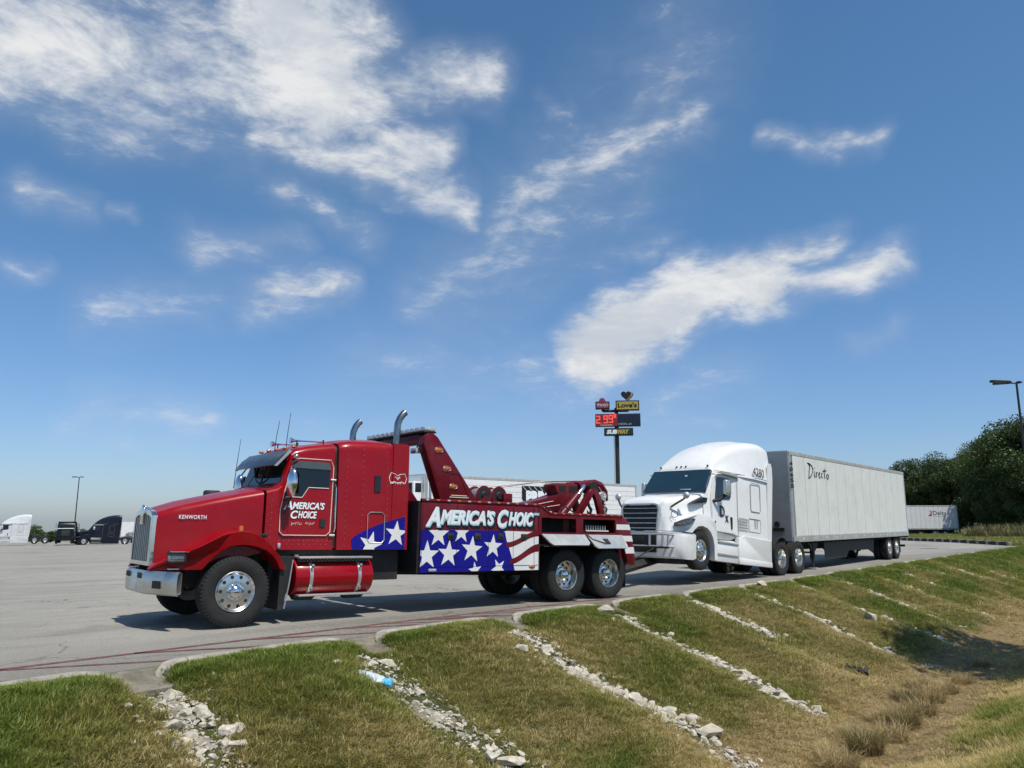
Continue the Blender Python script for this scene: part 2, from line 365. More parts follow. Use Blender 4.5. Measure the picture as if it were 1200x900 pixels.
# ---------------------------------------------------------------- parking lot
def lot_mat():
    m=bpy.data.materials.new('worn_pavement'); m.use_nodes=True; N=NT(m.node_tree); b=m.node_tree.nodes['Principled BSDF']
    g=N.n('ShaderNodeNewGeometry').outputs['Position']
    mp=N.n('ShaderNodeMapping'); N.put(mp.inputs['Vector'],g); mp.inputs['Rotation'].default_value=(0,0,-KA); q=mp.outputs[0]
    sp=N.n('ShaderNodeSeparateXYZ'); N.put(sp.inputs[0],q); d=N.m('SUBTRACT',sp.outputs[1],KOFF)
    st=N.n('ShaderNodeMapping'); N.put(st.inputs['Vector'],q); st.inputs['Scale'].default_value=(.12,1.1,1)
    big=N.noise(q,.23,6,.6); med=N.noise(q,1.7,6,.62); fine=N.noise(q,42,5,.7); streak=N.noise(st.outputs[0],1.,6,.6,.4)
    c=N.mix(N.ramp(big,.32,.68),(.285,.267,.230),(.36,.338,.292))
    c=N.mix(N.m('MULTIPLY',N.ramp(med,.5,.75),.35),c,(.20,.19,.165))
    c=N.mix(N.m('MULTIPLY',N.ramp(streak,.50,.70),.55),c,(.155,.147,.13))
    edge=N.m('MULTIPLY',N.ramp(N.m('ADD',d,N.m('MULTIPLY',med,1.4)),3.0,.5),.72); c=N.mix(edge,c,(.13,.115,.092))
    c=N.mix(N.m('MULTIPLY',N.ramp(fine,.38,.66),.75),c,N.mix(.6,c,(.10,.095,.085)))
    c=N.mix(N.m('MULTIPLY',N.ramp(N.noise(q,26,3,.6),.56,.70),.55),c,(.50,.475,.42))
    pat=N.noise(q,.11,3,.5); c=N.mix(N.m('MULTIPLY',N.ramp(pat,.48,.56),.18),c,(.36,.34,.30))
    vo=N.n('ShaderNodeTexVoronoi',feature='DISTANCE_TO_EDGE'); N.put(vo.inputs['Vector'],N.vm('ADD',q,N.vm('SCALE',N.n('ShaderNodeTexNoise').outputs['Color'],c=.0)));
    wob=N.n('ShaderNodeTexNoise'); N.put(wob.inputs['Vector'],q); wob.inputs['Scale'].default_value=1.4; wob.inputs['Detail'].default_value=6
    N.put(vo.inputs['Vector'],N.vm('ADD',q,N.vm('SCALE',wob.outputs['Color'],c=1.6))); vo.inputs['Scale'].default_value=.16
    crack=N.ramp(vo.outputs['Distance'],.0,.006,1.,0.); crack=N.m('MULTIPLY',crack,N.ramp(N.noise(q,.4,3),.45,.6))
    c=N.mix(N.m('MULTIPLY',crack,.75),c,(.05,.045,.04))
    oil=N.noise(q,.55,4,.5); c=N.mix(N.m('MULTIPLY',N.ramp(oil,.62,.74),.55),c,(.07,.066,.06))
    N.put(b.inputs['Base Color'],c); N.put(b.inputs['Roughness'],N.ramp(med,.3,.7,.78,.92)); b.inputs['Specular IOR Level'].default_value=.3
    bn=N.n('ShaderNodeBump'); bn.inputs['Strength'].default_value=.5; bn.inputs['Distance'].default_value=.012
    N.put(bn.inputs['Height'],N.m('SUBTRACT',N.noise(q,70,4,.7),crack)); N.put(b.inputs['Normal'],bn); return m
def build_lot():
    ds=[0,.4,1,2,3,4.5,6,6.01,8,11,15,20,27,36,48,62,80,100,125,150,174]; us=np.concatenate([np.linspace(0,.5,12),np.linspace(.5,1,60)[1:]])
    V=[];F=[]
    for d in ds:
        e=float(al_edge(d)); al=-255+(e+255)*us
        x,y=to_xy(al,-d+0*al); z=z_lot(al,-d)
        V+=list(zip(x.tolist(),y.tolist(),z.tolist()))
    k=len(us)
    for i in range(len(ds)-1):
        for j in range(k-1): F.append((i*k+j,i*k+j+1,(i+1)*k+j+1,(i+1)*k+j))
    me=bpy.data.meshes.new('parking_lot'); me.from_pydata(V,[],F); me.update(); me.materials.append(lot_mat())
    if me.polygons[0].normal.z<0: me.flip_normals()
    o=bpy.data.objects.new('parking_lot',me); col.objects.link(o); return kind(o,'structure')
lot=build_lot()

# faded red fire-lane paint
def worn_red():
    m=bpy.data.materials.new('worn_red_paint'); m.use_nodes=True; N=NT(m.node_tree); b=m.node_tree.nodes['Principled BSDF']
    g=N.n('ShaderNodeNewGeometry').outputs['Position']; n=N.noise(g,5,7,.7); f=N.noise(g,45,4,.7)
    w=N.m('ADD',N.m('MULTIPLY',n,.7),N.m('MULTIPLY',f,.45)); c=N.mix(N.ramp(w,.50,.74),(.13,.030,.026),(.17,.135,.115))
    N.put(b.inputs['Base Color'],c); b.inputs['Roughness'].default_value=.85; return m
WR=worn_red()
def stripe(p,q,w,name='fire_lane_line'):
    """painted strip between two (along,d) points on the lot"""
    (a0,d0),(a1,d1)=p,q; n=max(2,int(math.hypot(a1-a0,d1-d0)/.8)); dx,dy=(d1-d0),-(a1-a0); L=math.hypot(dx,dy); dx,dy=dx/L*w/2,dy/L*w/2
    V=[];F=[]
    for i in range(n+1):
        a=a0+(a1-a0)*i/n; d=d0+(d1-d0)*i/n
        for s in(-1,1):
            x,y=to_xy(a+dx*s,-(d+dy*s)); V.append((float(x),float(y),float(z_lot(a,-d))+.004))
        if i: F.append((2*i-2,2*i-1,2*i+1,2*i))
    me=bpy.data.meshes.new(name); me.from_pydata(V,[],F); me.update(); me.materials.append(WR)
    if me.polygons[0].normal.z<0: me.flip_normals()
    return link_mesh(name,me,lot)
stripe((-.5,1.22),(7.,.92),.10); stripe((7.,.92),(15.,.62),.09)
for k in range(10):
    a=1.3+k*1.5; stripe((a,1.13-.047*k),(a+1.75,.12),.085)
for k in range(6):
    a=7.6+k*.62; stripe((a,.88-.023*k),(a+.9,.3),.07)

# ---------------------------------------------------------------- kerb with drain gaps
def kerb_seg(a0,a1):
    b=B(); path=[]
    g=.20+random.uniform(-.04,.08)
    path+=[(a0+g-.06,.36,-.10),(a0+g-.02,.22,.0),(a0+g+.10,.08,.05),(a0+g+.30,.0,.066)]
    n=max(2,int((a1-a0-1.2)/.7))
    for i in range(1,n): path.append((a0+g+.38+(a1-a0-2*g-.76)*i/n,random.uniform(-.012,.012),.068+random.uniform(-.014,.010)))
    path+=[(a1-g-.30,.0,.066),(a1-g-.10,.08,.05),(a1-g+.02,.22,.0),(a1-g+.06,.36,-.10)]
    rings=[]; ref=path[len(path)//2]; ox,oy=to_xy(ref[0],.0)
    for i,(a,t,z) in enumerate(path):
        p0=path[max(0,i-1)]; p1=path[min(len(path)-1,i+1)]; da,dt=p1[0]-p0[0],p1[1]-p0[1]; L=math.hypot(da,dt); na,nt_=-dt/L,da/L
        zz=float(z_lot(a,0)); ring=[]
        for (o,h) in ((-.01,-.45),(-.01,z-.02),(.012,z),(.125,z+.004),(.15,z-.02),(.155,-.45)):
            x,y=to_xy(a+na*o,t+nt_*o); ring.append((float(x-ox),float(y-oy),zz+h))
        rings.append(ring)
    b.loft(rings); o=b.build('kerb_segment','concrete',lot,40); o.location=(float(ox),float(oy),0); return o
for i in range(len(gaps)-1): kerb_seg(gaps[i],gaps[i+1])
CHUTE=mat('silted_concrete',(.20,.175,.135),.95,0,.3,6,bump=.6,bscale=22,dirt=.9,dirtcol=(.12,.095,.06))
for g in gaps[2:16]:
    b=B(); zz=float(z_lot(g,0)); P=[(g-.5,-.03),(g+.5,-.03),(g+.26,.62),(g-.26,.62)]; Z=[.002,.002,-.12,-.12]
    top=[(*map(float,to_xy(a,t)),zz+h) for (a,t),h in zip(P,Z)]; bot=[(x,y,z-.12) for x,y,z in top]
    b.loft([bot,top]); b.build('drain_chute',CHUTE,lot)

# ---------------------------------------------------------------- limestone riprap below each gap
def limestone():
    m=bpy.data.materials.new('limestone'); m.use_nodes=True; N=NT(m.node_tree); b=m.node_tree.nodes['Principled BSDF']
    oi=N.n('ShaderNodeObjectInfo').outputs['Random']; g=N.n('ShaderNodeNewGeometry'); p=g.outputs['Position']; ri=g.outputs['Random Per Island']
    n=N.noise(p,16,6,.65); c=N.mix(N.ramp(n,.3,.7),(.36,.315,.24),(.70,.645,.54))
    c=N.mix(N.m('MULTIPLY',N.m('FRACT',N.m('ADD',oi,ri)),.55),c,(.42,.375,.30)); c=N.mix(N.m('MULTIPLY',N.ramp(N.noise(p,4,5,.6),.5,.7),.4),c,(.22,.19,.14))
    N.put(b.inputs['Base Color'],c); b.inputs['Roughness'].default_value=.92; b.inputs['Specular IOR Level'].default_value=.2
    bn=N.n('ShaderNodeBump'); bn.inputs['Strength'].default_value=.5; bn.inputs['Distance'].default_value=.02; N.put(bn.inputs['Height'],N.noise(p,55,5,.65)); N.put(b.inputs['Normal'],bn); return m
LM=limestone()
def rock_hull(n,flat,seed):
    r=np.random.default_rng(seed); p=r.normal(size=(n,3)); p/=np.linalg.norm(p,axis=1)[:,None]; p*=r.uniform(.72,1.05,(n,1)); p*=np.array([1,r.uniform(.6,.85),flat])
    bm=bmesh.new(); vs=[bm.verts.new(q) for q in p]; res=bmesh.ops.convex_hull(bm,input=vs)
    bmesh.ops.delete(bm,geom=[v for v in bm.verts if not v.link_faces],context='VERTS'); bmesh.ops.recalc_face_normals(bm,faces=bm.faces[:])
    return bm
STONES=[]
for k in range(10):
    bm=rock_hull(17,.42+.05*(k%5),50+k); me=bpy.data.meshes.new('stone'); bm.to_mesh(me); bm.free(); me.materials.append(LM); STONES.append(me)
SM=[]
for k in range(8):
    bm=rock_hull(9,.6,90+k); bm.verts.index_update(); SM.append((np.array([v.co[:] for v in bm.verts]),[[v.index for v in f.verts] for f in bm.faces])); bm.free()
def rot_mat(r):
    a,bb,c=r.uniform(0,6.28),r.uniform(-.5,.5),r.uniform(-.5,.5); return np.array((Matrix.Rotation(a,3,'Z')@Matrix.Rotation(bb,3,'X')@Matrix.Rotation(c,3,'Y')))
def bed_mat():
    m=bpy.data.materials.new('limestone_fines'); m.use_nodes=True; N=NT(m.node_tree); b=m.node_tree.nodes['Principled BSDF']
    p=N.n('ShaderNodeNewGeometry').outputs['Position']; n=N.noise(p,9,7,.68); f=N.noise(p,70,4,.7)
    c=N.mix(N.ramp(n,.32,.68),(.19,.155,.10),(.50,.45,.36)); c=N.mix(N.m('MULTIPLY',N.ramp(f,.5,.7),.5),c,(.55,.52,.45))
    N.put(b.inputs['Base Color'],c); b.inputs['Roughness'].default_value=.95
    bn=N.n('ShaderNodeBump'); bn.inputs['Strength'].default_value=.9; bn.inputs['Distance'].default_value=.03; N.put(bn.inputs['Height'],N.m('ADD',f,n)); N.put(b.inputs['Normal'],bn); return m
BM_=bed_mat()
# per strip: (start t, end t, half width, coverage of bed 0..1, share of big stones)
STRIPS={}
def strip_par(i):
    r=np.random.default_rng(300+i)
    return dict(t0=r.uniform(.75,1.1),t1=r.uniform(3.9,4.7),w=r.uniform(.30,.46),dx=-.5,rag=1.,bed=.45,big=1.,sk=r.uniform(-.25,.15))
for i in range(len(gaps)): STRIPS[i]=strip_par(i)
gi=lambda al:min(range(len(gaps)),key=lambda k:abs(gaps[k]-al))
STRIPS[gi(3.8)].update(t0=.7,t1=3.1,w=.36,bed=.75,big=.5,sk=-.05,dx=-.05)
STRIPS[gi(6.9)].update(t0=.8,t1=4.7,w=.42,bed=1.,big=.5,sk=.0)
STRIPS[gi(10.0)].update(t0=.8,t1=4.75,w=.43,bed=.7,big=1.3,sk=.05)
STRIPS[gi(13.1)].update(t0=.9,t1=4.5,w=.38,bed=.55,big=1.3,sk=-.1)
for q in (3.8,6.9,10.0,13.1): STRIPS[gi(q)]['rag']=.25
def strip_dens(i,S,t): return 1-S['rag']*(1-np.clip((fbm(np.asarray(t,float)*1.15+i*5.3,i*2.1+0*np.asarray(t,float),2)-.40)/.14,0,1))
strip_xy=[]
for i,g in enumerate(gaps):
    if g<0 or g>46: continue
    S=STRIPS[i]; r=np.random.default_rng(700+i); ox,oy=map(float,to_xy(g,S['t0'])); oz=float(z_bank(g,S['t0']))
    root=empty('riprap_strip',(ox,oy,oz))
    near=g<15
    cen=lambda t,g=g,S=S,i=i:g+S['dx']+S['sk']*(t-S['t0'])/3.+.10*math.sin(t*2.1+i)
    strip_xy.append((i,g,S,cen))
    # bed of fines
    b=B(); tt=np.arange(S['t0'],S['t1'],.12); rows=[]
    for t in tt:
        e=math.sin(math.pi*min(1,max(0,(t-S['t0'])/(S['t1']-S['t0']))))**.35; df=float(strip_dens(i,S,t)); w0=S['w']*S['bed']*e*(.3+.7*df)*(.55+.9*float(fbm(t*2.2,i*7.,3))); c=cen(t); row=[]
        for k in range(7):
            f=(k-3)/3.; a=c+f*w0*(1+.25*(r.random()-.5)); h=.025*(1-f*f)-.012+.03*(float(fbm(a*9,t*9,2))-.5)-.07*(1-df)
            x,y=map(float,to_xy(a,t)); row.append((x-ox,y-oy,float(z_bank(a,t))+h-oz))
        rows.append(row)
    V=[[b.bm.verts.new(p) for p in row] for row in rows]
    for p in range(len(V)-1):
        for q in range(6): b.bm.faces.new([V[p][q],V[p][q+1],V[p+1][q+1],V[p+1][q]])
    b.build('gravel_bed',BM_,root)
    # countable stones
    n=int((105 if near else 60 if g<26 else 34)*S['big'])
    for k in range(n):
        for _ in range(12):
            t=r.uniform(S['t0'],S['t1'])
            if float(strip_dens(i,S,t))>r.random(): break
        a=cen(t)+r.normal()*S['w']*.55
        s=min(.15,.040+r.gamma(2.,.017))*(1. if near else 1.2); x,y=map(float,to_xy(a,t))
        link_mesh('stone',STONES[r.integers(10)],root,(x-ox,y-oy,float(z_bank(a,t))-oz+s*.04),(r.uniform(-.4,.4),r.uniform(-.4,.4),r.uniform(0,6.3)),(s*r.uniform(.9,1.35),s,s*r.uniform(.8,1.2)))
    # small rubble, one mesh
    n=int((900 if near else 260 if g<26 else 130)*(.6+.6*S['bed'])); VV=[];FF=[];o0=0
    for k in range(n):
        for _ in range(12):
            t=r.uniform(S['t0']-.05,S['t1']+.1)
            if float(strip_dens(i,S,t))>r.random(): break
        a=cen(t)+r.normal()*S['w']*.62; s=min(.045,.010+r.gamma(1.6,.0085))*(1 if near else 1.5); x,y=map(float,to_xy(a,t))
        v,f=SM[r.integers(8)]; v=(v*s)@rot_mat(r).T+np.array([x-ox,y-oy,float(z_bank(a,t))-oz+s*.1+.006]); VV+=v.tolist(); FF+=[[q+o0 for q in ff] for ff in f]; o0+=len(v)
    me=bpy.data.meshes.new('rubble'); me.from_pydata(VV,[],FF); me.update(); me.materials.append(LM); kind(link_mesh('rubble',me,root),'stuff')
    S['root']=root; S['o']=(ox,oy,oz)
ORD=['first','second','third','fourth','fifth','sixth','seventh','eighth','ninth','tenth','eleventh','twelfth','thirteenth','fourteenth','fifteenth']
order=[i for i,g,_,_ in strip_xy]
base=gi(10.0)
for i in order:
    k=i-base
    if k==-3: l='limestone strip below the kerb gap ahead of the red truck bumper'
    elif k==-2: l='loose limestone rubble strip in green grass below the kerb gap ahead of the front wheel'
    elif k==-1: l='broad sandy limestone rubble strip with a plastic bag lying beside it'
    elif k==0: l='limestone rock strip ending in one big white wedge-shaped boulder'
    else: l=f'limestone rock strip on the bank, {ORD[k-1]} beyond the strip with the big white boulder'
    tag(STRIPS[i]['root'],l,'rock strip','limestone strips down the ditch bank')
def big_stone(u,v,z,s,sh,strip,me=3,flat=1.):
    for _ in range(6):
        p=px_ground(u,v,z); al,t=to_at(p.x,p.y); z=float(z_bank(al,t))+s*.25
    S=STRIPS[gi(strip)]; o=S['o']
    link_mesh('stone',STONES[me],S['root'],(p.x-o[0],p.y-o[1],z-o[2]),(.15,.2,sh),(s*1.3,s*.9,s*flat*1.1))
for a in ((832,858,-1.3,.22,.4,10.0,2,.95),(745,818,-1.,.15,.5,10.2,1,1.2),(870,797,-1.,.13,.6,13.4,2,1.),(882,803,-1.,.13,1.6,13.4,6,1.1),(905,812,-1.,.14,2.6,13.4,5,1.1),(920,819,-1.2,.13,.6,13.4,7,1.3),
 (455,776,-.2,.12,.3,7.06,1,.8),(610,752,-.2,.14,.3,10.2,3,1.3),(710,716,-.1,.17,.3,13.4,2,1.3),(895,712,-.3,.16,.3,19.7,1,1.3),(1020,726,-.6,.22,.3,22.9,6,1.2),(395,775,-.2,.09,1.,7.06,2,.7),(220,885,-.6,.17,1.,3.9,0,1.),(245,893,-.6,.15,2.,3.9,4,1.),(205,835,-.4,.14,.4,3.9,6,.9),(600,892,-1.1,.17,.7,7.06,5,.9),(575,880,-1.1,.13,2.,7.06,7,1.)):
    big_stone(*a)
# ---------------------------------------------------------------- grass
def grass_mat(name,ramp3,inst=True):
    m=bpy.data.materials.new(name); m.use_nodes=True; N=NT(m.node_tree); nt=m.node_tree; nt.nodes.remove(nt.nodes['Principled BSDF']); out=nt.nodes['Material Output']
    if inst: at=N.n('ShaderNodeAttribute',attribute_type='INSTANCER',attribute_name='tint').outputs['Fac']
    else: at=N.n('ShaderNodeObjectInfo').outputs['Random']
    ri=N.n('ShaderNodeNewGeometry').outputs['Random Per Island']
    f=N.m('ADD',at,N.m('MULTIPLY',N.m('SUBTRACT',ri,.5),.55))
    c=N.mix(N.ramp(f,0.,.5,interp='LINEAR'),ramp3[0],ramp3[1]); c=N.mix(N.ramp(f,.5,1.,interp='LINEAR'),c,ramp3[2])
    c=N.mix(1.,c,N.mix(N.m('FRACT',N.m('MULTIPLY',ri,7.3)),(.72,.72,.72),(1.25,1.25,1.25)),'MULTIPLY')
    d=N.n('ShaderNodeBsdfDiffuse'); N.put(d.inputs[0],c); tr=N.n('ShaderNodeBsdfTranslucent'); N.put(tr.inputs[0],c)
    g=N.n('ShaderNodeBsdfGlossy'); g.inputs['Roughness'].default_value=.45; N.put(g.inputs[0],(.6,.6,.55))
    a=N.n('ShaderNodeMixShader'); N.put(a.inputs[0],.3); N.put(a.inputs[1],d); N.put(a.inputs[2],tr)
    b2=N.n('ShaderNodeMixShader'); N.put(b2.inputs[0],.04); N.put(b2.inputs[1],a); N.put(b2.inputs[2],g); N.put(out.inputs[0],b2); return m
GRASS=grass_mat('grass_blades',((.135,.205,.026),(.30,.275,.072),(.54,.42,.19)))
STRAW=grass_mat('dry_grass_blades',((.24,.20,.085),(.38,.29,.135),(.52,.40,.20)),False)
WEED=grass_mat('weed_blades',((.08,.11,.028),(.18,.17,.065),(.32,.27,.13)))
def blade_mesh(name,n,rad,h0,h1,w,lean,mt,seed,seg=2):
    r=np.random.default_rng(seed); V=[];F=[]
    for k in range(n):
        a=r.uniform(0,6.28); rr=rad*math.sqrt(r.random()); bx,by=rr*math.cos(a),rr*math.sin(a); h=r.uniform(h0,h1); la=a+r.normal()*.9; ln=h*lean*r.uniform(.2,1.2); wa=la+math.pi/2+r.normal()*.4; wx,wy=math.cos(wa)*w/2,math.sin(wa)*w/2
        o=len(V)
        for i in range(seg):
            f=i/seg; sx,sy=bx+math.cos(la)*ln*f*f,by+math.sin(la)*ln*f*f; ww=1-f*.45
            V+=[(sx-wx*ww,sy-wy*ww,h*f-.01),(sx+wx*ww,sy+wy*ww,h*f-.01)]
            if i: F.append((o+2*i-2,o+2*i-1,o+2*i+1,o+2*i))
        V.append((bx+math.cos(la)*ln,by+math.sin(la)*ln,h*math.sqrt(max(.15,1-(ln/h)**2*.6)))); F.append((o+2*seg-2,o+2*seg-1,o+2*seg))
    me=bpy.data.meshes.new(name); me.from_pydata(V,[],F); me.update(); me.materials.append(mt); return me
def scatter(name,pts,rot,scl,idx,tint,protos):
    """one object whose vertices carry instances of the tuft meshes"""
    me=bpy.data.meshes.new(name); me.from_pydata([tuple(p) for p in pts],[],[]); 
    for nm,ty,da,key in (('rot','FLOAT_VECTOR',rot,'vector'),('scl','FLOAT_VECTOR',scl,'vector'),('idx','INT',idx,'value'),('tint','FLOAT',tint,'value')):
        at=me.attributes.new(nm,ty,'POINT'); at.data.foreach_set(key,np.asarray(da).ravel())
    o=bpy.data.objects.new(name,me); col.objects.link(o)
    ng=bpy.data.node_groups.new(name,'GeometryNodeTree'); ng.interface.new_socket('Geometry',in_out='INPUT',socket_type='NodeSocketGeometry'); ng.interface.new_socket('Geometry',in_out='OUTPUT',socket_type='NodeSocketGeometry')
    N=NT(ng); gi_=N.n('NodeGroupInput'); go=N.n('NodeGroupOutput'); ip=N.n('GeometryNodeInstanceOnPoints'); j=N.n('GeometryNodeGeometryToInstance')
    for pm in protos[::-1]:
        po=bpy.data.objects.new('tuft',pm); oi=N.n('GeometryNodeObjectInfo'); oi.inputs['Object'].default_value=po; oi.inputs['As Instance'].default_value=True
        ng.links.new(oi.outputs['Geometry'],j.inputs[0])
    def na(nm,ty):
        q=N.n('GeometryNodeInputNamedAttribute',data_type=ty); q.inputs['Name'].default_value=nm; return q.outputs[0]
    j2=N.n('GeometryNodeJoinGeometry')
    for l in list(ng.links):
        if l.to_node==j: ng.links.new(l.from_socket,j2.inputs[0]); 
    ng.nodes.remove(j)
    ng.links.new(gi_.outputs[0],ip.inputs['Points']); ng.links.new(j2.outputs[0],ip.inputs['Instance']); ip.inputs['Pick Instance'].default_value=True
    ng.links.new(na('idx','INT'),ip.inputs['Instance Index']); ng.links.new(na('rot','FLOAT_VECTOR'),ip.inputs['Rotation']); ng.links.new(na('scl','FLOAT_VECTOR'),ip.inputs['Scale'])
    ng.links.new(ip.outputs[0],go.inputs[0]); md=o.modifiers.new('scatter','NODES'); md.node_group=ng
    return kind(o,'stuff')
TUFT=[blade_mesh('tuft',26,.075,.030,.075,.0060,.95,GRASS,k) for k in range(5)]+[blade_mesh('tuft',18,.06,.06,.13,.0060,.8,GRASS,20+k) for k in range(3)]
def gcover(al,t):
    """chance that grass grows here"""
    c=np.ones_like(al)
    for i,g,S,cen in strip_xy:
        ctr=g+S['dx']+S['sk']*(t-S['t0'])/3.+.10*np.sin(t*2.1+i); dd=np.abs(al-ctr)/(S['w']*(.25+.75*strip_dens(i,S,t))*(.5+1.0*fbm(t*2.5+i*3,al*2.5,3))); ins=(t>S['t0']-.1)&(t<S['t1']+.15)
        c=np.where(ins,np.minimum(c,np.clip((dd-.45)/.9,.02,1)),c)
    gd=gap_dist(al); c=np.where((t<.62)&(gd<.27),c*.12,c); c=np.where(t<.17,0,c)
    val=np.exp(-((t-5.3+.4*np.sin(al*.35))/1.1)**2)*np.clip((al-8.)/4,0,1)
    c*=1-np.clip(val*1.25+(fbm(al*.8,t*.8,3)-.5)*1.,0,.93)*(val>.06)
    return c
def gtint(al,t):
    n=fbm(al*.55+3,t*.75,4); n2=fbm(al*2.3,t*2.3,3)
    d=.40+.9*(n-.5)*1.6+.5*(n2-.5)
    d+=-.42*np.exp(-(t/.9)**2)                     # greener along the kerb
    d+=.16*np.clip((al-5)/6,0,1)*np.clip((t-1.)/2,0,1)-.34*np.clip((4.2-al)/2.5,0,1)
    d+=.42*np.exp(-((t-5.3)/1.2)**2)*np.clip((al-6)/4,0,1)
    d-=.5*np.clip((t-7.0)/.8,0,1)
    d-=.22*np.clip((al-21)/8,0,1)*(t<4)
    return np.clip(d,0,1)
pts=[];tint=[];scl=[];idx=[]
def sow(a0,a1,t0,t1,dens,size,tall=.0):
    n=int((a1-a0)*(t1-t0)*dens); al=rng.uniform(a0,a1,n); t=rng.uniform(t0,t1,n); k=rng.random(n)<gcover(al,t)*(.6+.8*fbm(al*1.5,t*1.5,3))
    x,y=to_xy(al,t); D=np.hypot(x,y); k&=(y>2.2)&(x/np.maximum(y,.1)>-.85)&(x/np.maximum(y,.1)<1.05)
    al,t,x,y=al[k],t[k],x[k],y[k]; z=z_bank(al,t); m=len(al); tn=gtint(al,t)
    pts.append(np.stack([x,y,z-.004],-1)); tint.append(tn); hh=(.42+.52*fbm(al*1.1+9,t*1.1,3))*(1.15-.35*tn)*np.clip(.5+(t-.2)*.8,.5,1)
    s=size*rng.uniform(.75,1.3,m); scl.append(np.stack([s,s,s*hh],-1)); idx.append(np.where(rng.random(m)<.18+tall*(tn<.35),rng.integers(5,8,m),rng.integers(0,5,m)))
sow(-1.5,.5,.16,5,500,1.1,.25); sow(.5,7,.16,6.5,820,1.05,.25); sow(7,14,.16,6.6,620,1.1); sow(14,24,.16,6.8,330,1.3); sow(24,42,.16,7.5,130,1.8); sow(42,70,.16,9,55,2.4)
sow(4,16,6.3,9.9,560,1.15,.25); sow(16,30,6.5,10,210,1.5,.2); sow(30,64,7,12,60,2.2)
pts=np.concatenate(pts); tint=np.concatenate(tint); scl=np.concatenate(scl); idx=np.concatenate(idx); m=len(pts)
rot=np.stack([rng.normal(0,.12,m),rng.normal(0,.12,m),rng.uniform(0,6.28,m)],-1)
tag(scatter('bank_grass',pts,rot,scl,idx,tint,TUFT),'short mown grass, green to straw brown, covering the ditch banks','grass')
# grass verge past the end of the lot, and tall weeds in front of the trees
FT=[blade_mesh('tuft',30,.5,.06,.16,.03,.8,GRASS,60+k) for k in range(3)]
def sow_world(name,x0,x1,y0,y1,n,protos,test,tn,size,label):
    x=rng.uniform(x0,x1,n); y=rng.uniform(y0,y1,n); al,t=to_at(x,y); k=test(x,y,al,t); x,y,al,t=x[k],y[k],al[k],t[k]; m=len(x); z=z_ground(al,t); s=size*rng.uniform(.7,1.3,m)
    tg=np.clip(tn+.5*(fbm(x*.15,y*.15,3)-.5)+rng.normal(0,.1,m),0,1)
    o=scatter(name,np.stack([x,y,z],-1),np.stack([0*x,0*x,rng.uniform(0,6.28,m)],-1),np.stack([s,s,s*rng.uniform(.7,1.3,m)],-1),rng.integers(0,len(protos),m),tg,protos); return tag(o,label,'grass')
onlawn=lambda x,y,al,t:(t<-.3)&(al>al_edge(-t)+1.3)
sow_world('verge_grass',32,95,50,120,26000,FT,onlawn,.28,1.2,'flat green lawn past the end of the paved lot')
WD=[blade_mesh('tuft',40,.45,.35,1.1,.05,.45,WEED,80+k,3) for k in range(4)]
TREELINE=lambda x:85+.10*(x-45)
sow_world('tall_weeds',44,90,70,110,9000,WD,lambda x,y,al,t:onlawn(x,y,al,t)&(x/y>.578+.0*y)&(np.abs(y-TREELINE(x)+1.5+3*np.sin(x*.4))<3.2),.62,1.,'tall dry weeds along the foot of the dark trees')
# dry clumps in the bottom of the ditch
CL=[]
for k in range(4): CL.append(blade_mesh('grass_clump',520,.20,.16,.40,.007,1.0,STRAW,130+k,3))
def on_bank(u,v,z=-1.4):
    for _ in range(8):
        p=px_ground(u,v,z); al,t=to_at(p.x,p.y); z=float(z_bank(al,t))
    p.z=z; return p
for k,(u,v,s) in enumerate([(985,905,1.),(1015,880,1.1),(1045,868,1.),(1000,868,.8),(1060,850,1.1),(1035,848,.8),(1080,838,1.),(1062,822,.9),(1092,822,1.),(1110,812,.9),(1075,808,.8),(1128,800,.7),(970,888,.7),(1150,780,.7)]):
    p=on_bank(u,v); o=link_mesh('grass_clump',CL[k%4],None,(p.x,p.y,p.z-.02),(0,0,k*1.7),(s,s,s*.95)); tag(o,'dry brown tufted grass clump growing in the ditch bottom','grass clump','dry grass clumps in the ditch')

# ---------------------------------------------------------------- litter on the bank
def bag():
    p=on_bank(441,799,-.3); al,t=to_at(p.x,p.y)
    root=empty('plastic_bag',(p.x,p.y,p.z+.03),(R(12),R(14),KA-R(62)))
    pm=mat('bag_film_white',(.62,.70,.76),.35,0,.12,9,coat=.3); bl=mat('bag_film_blue',(.10,.42,.62),.35,0,.2,12,coat=.3)
    for nm,x0,x1,mt,sd in (('bag_body',-.24,.10,pm,1),('printed_end',.085,.20,bl,2)):
        b=B(); rings=[]; r=np.random.default_rng(sd); nr=10
        for i in range(nr+1):
            f=i/nr; x=x0+(x1-x0)*f; w=.095*(.5+.6*math.sin(math.pi*(.1+.8*f)))*(1 if sd==1 else .8); h=.038*(.6+.5*math.sin(math.pi*(.2+.6*f)))
            rings.append([(x+r.normal()*.006,w*math.cos(a)*(1+r.normal()*.13),h*math.sin(a)*(1+r.normal()*.22)) for a in np.linspace(0,6.28,13)[:-1]])
        b.loft(rings); b.build(nm,mt,root,60)
    tag(root,'crumpled white and blue plastic bag lying on the grass bank','plastic bag')
bag()
def scrap():
    p=on_bank(1007,788,-1.2); b=B(); r=np.random.default_rng(5)
    for k in range(7):
        a=k*.9; path=[(math.cos(a)*.05*k/3,math.sin(a)*.05*k/3,.02)]
        for i in range(4):
            q=path[-1]; path.append((q[0]+r.normal()*.09,q[1]+r.normal()*.09,max(.01,q[2]+r.normal()*.05)))
        b.tube(path,[.03,.045,.05,.035,.015],6)
    o=b.build('tyre_scrap','black',None,50,(p.x,p.y,p.z+.02)); tag(o,'small heap of torn black rubber lying at the foot of the bank','scrap')
scrap()
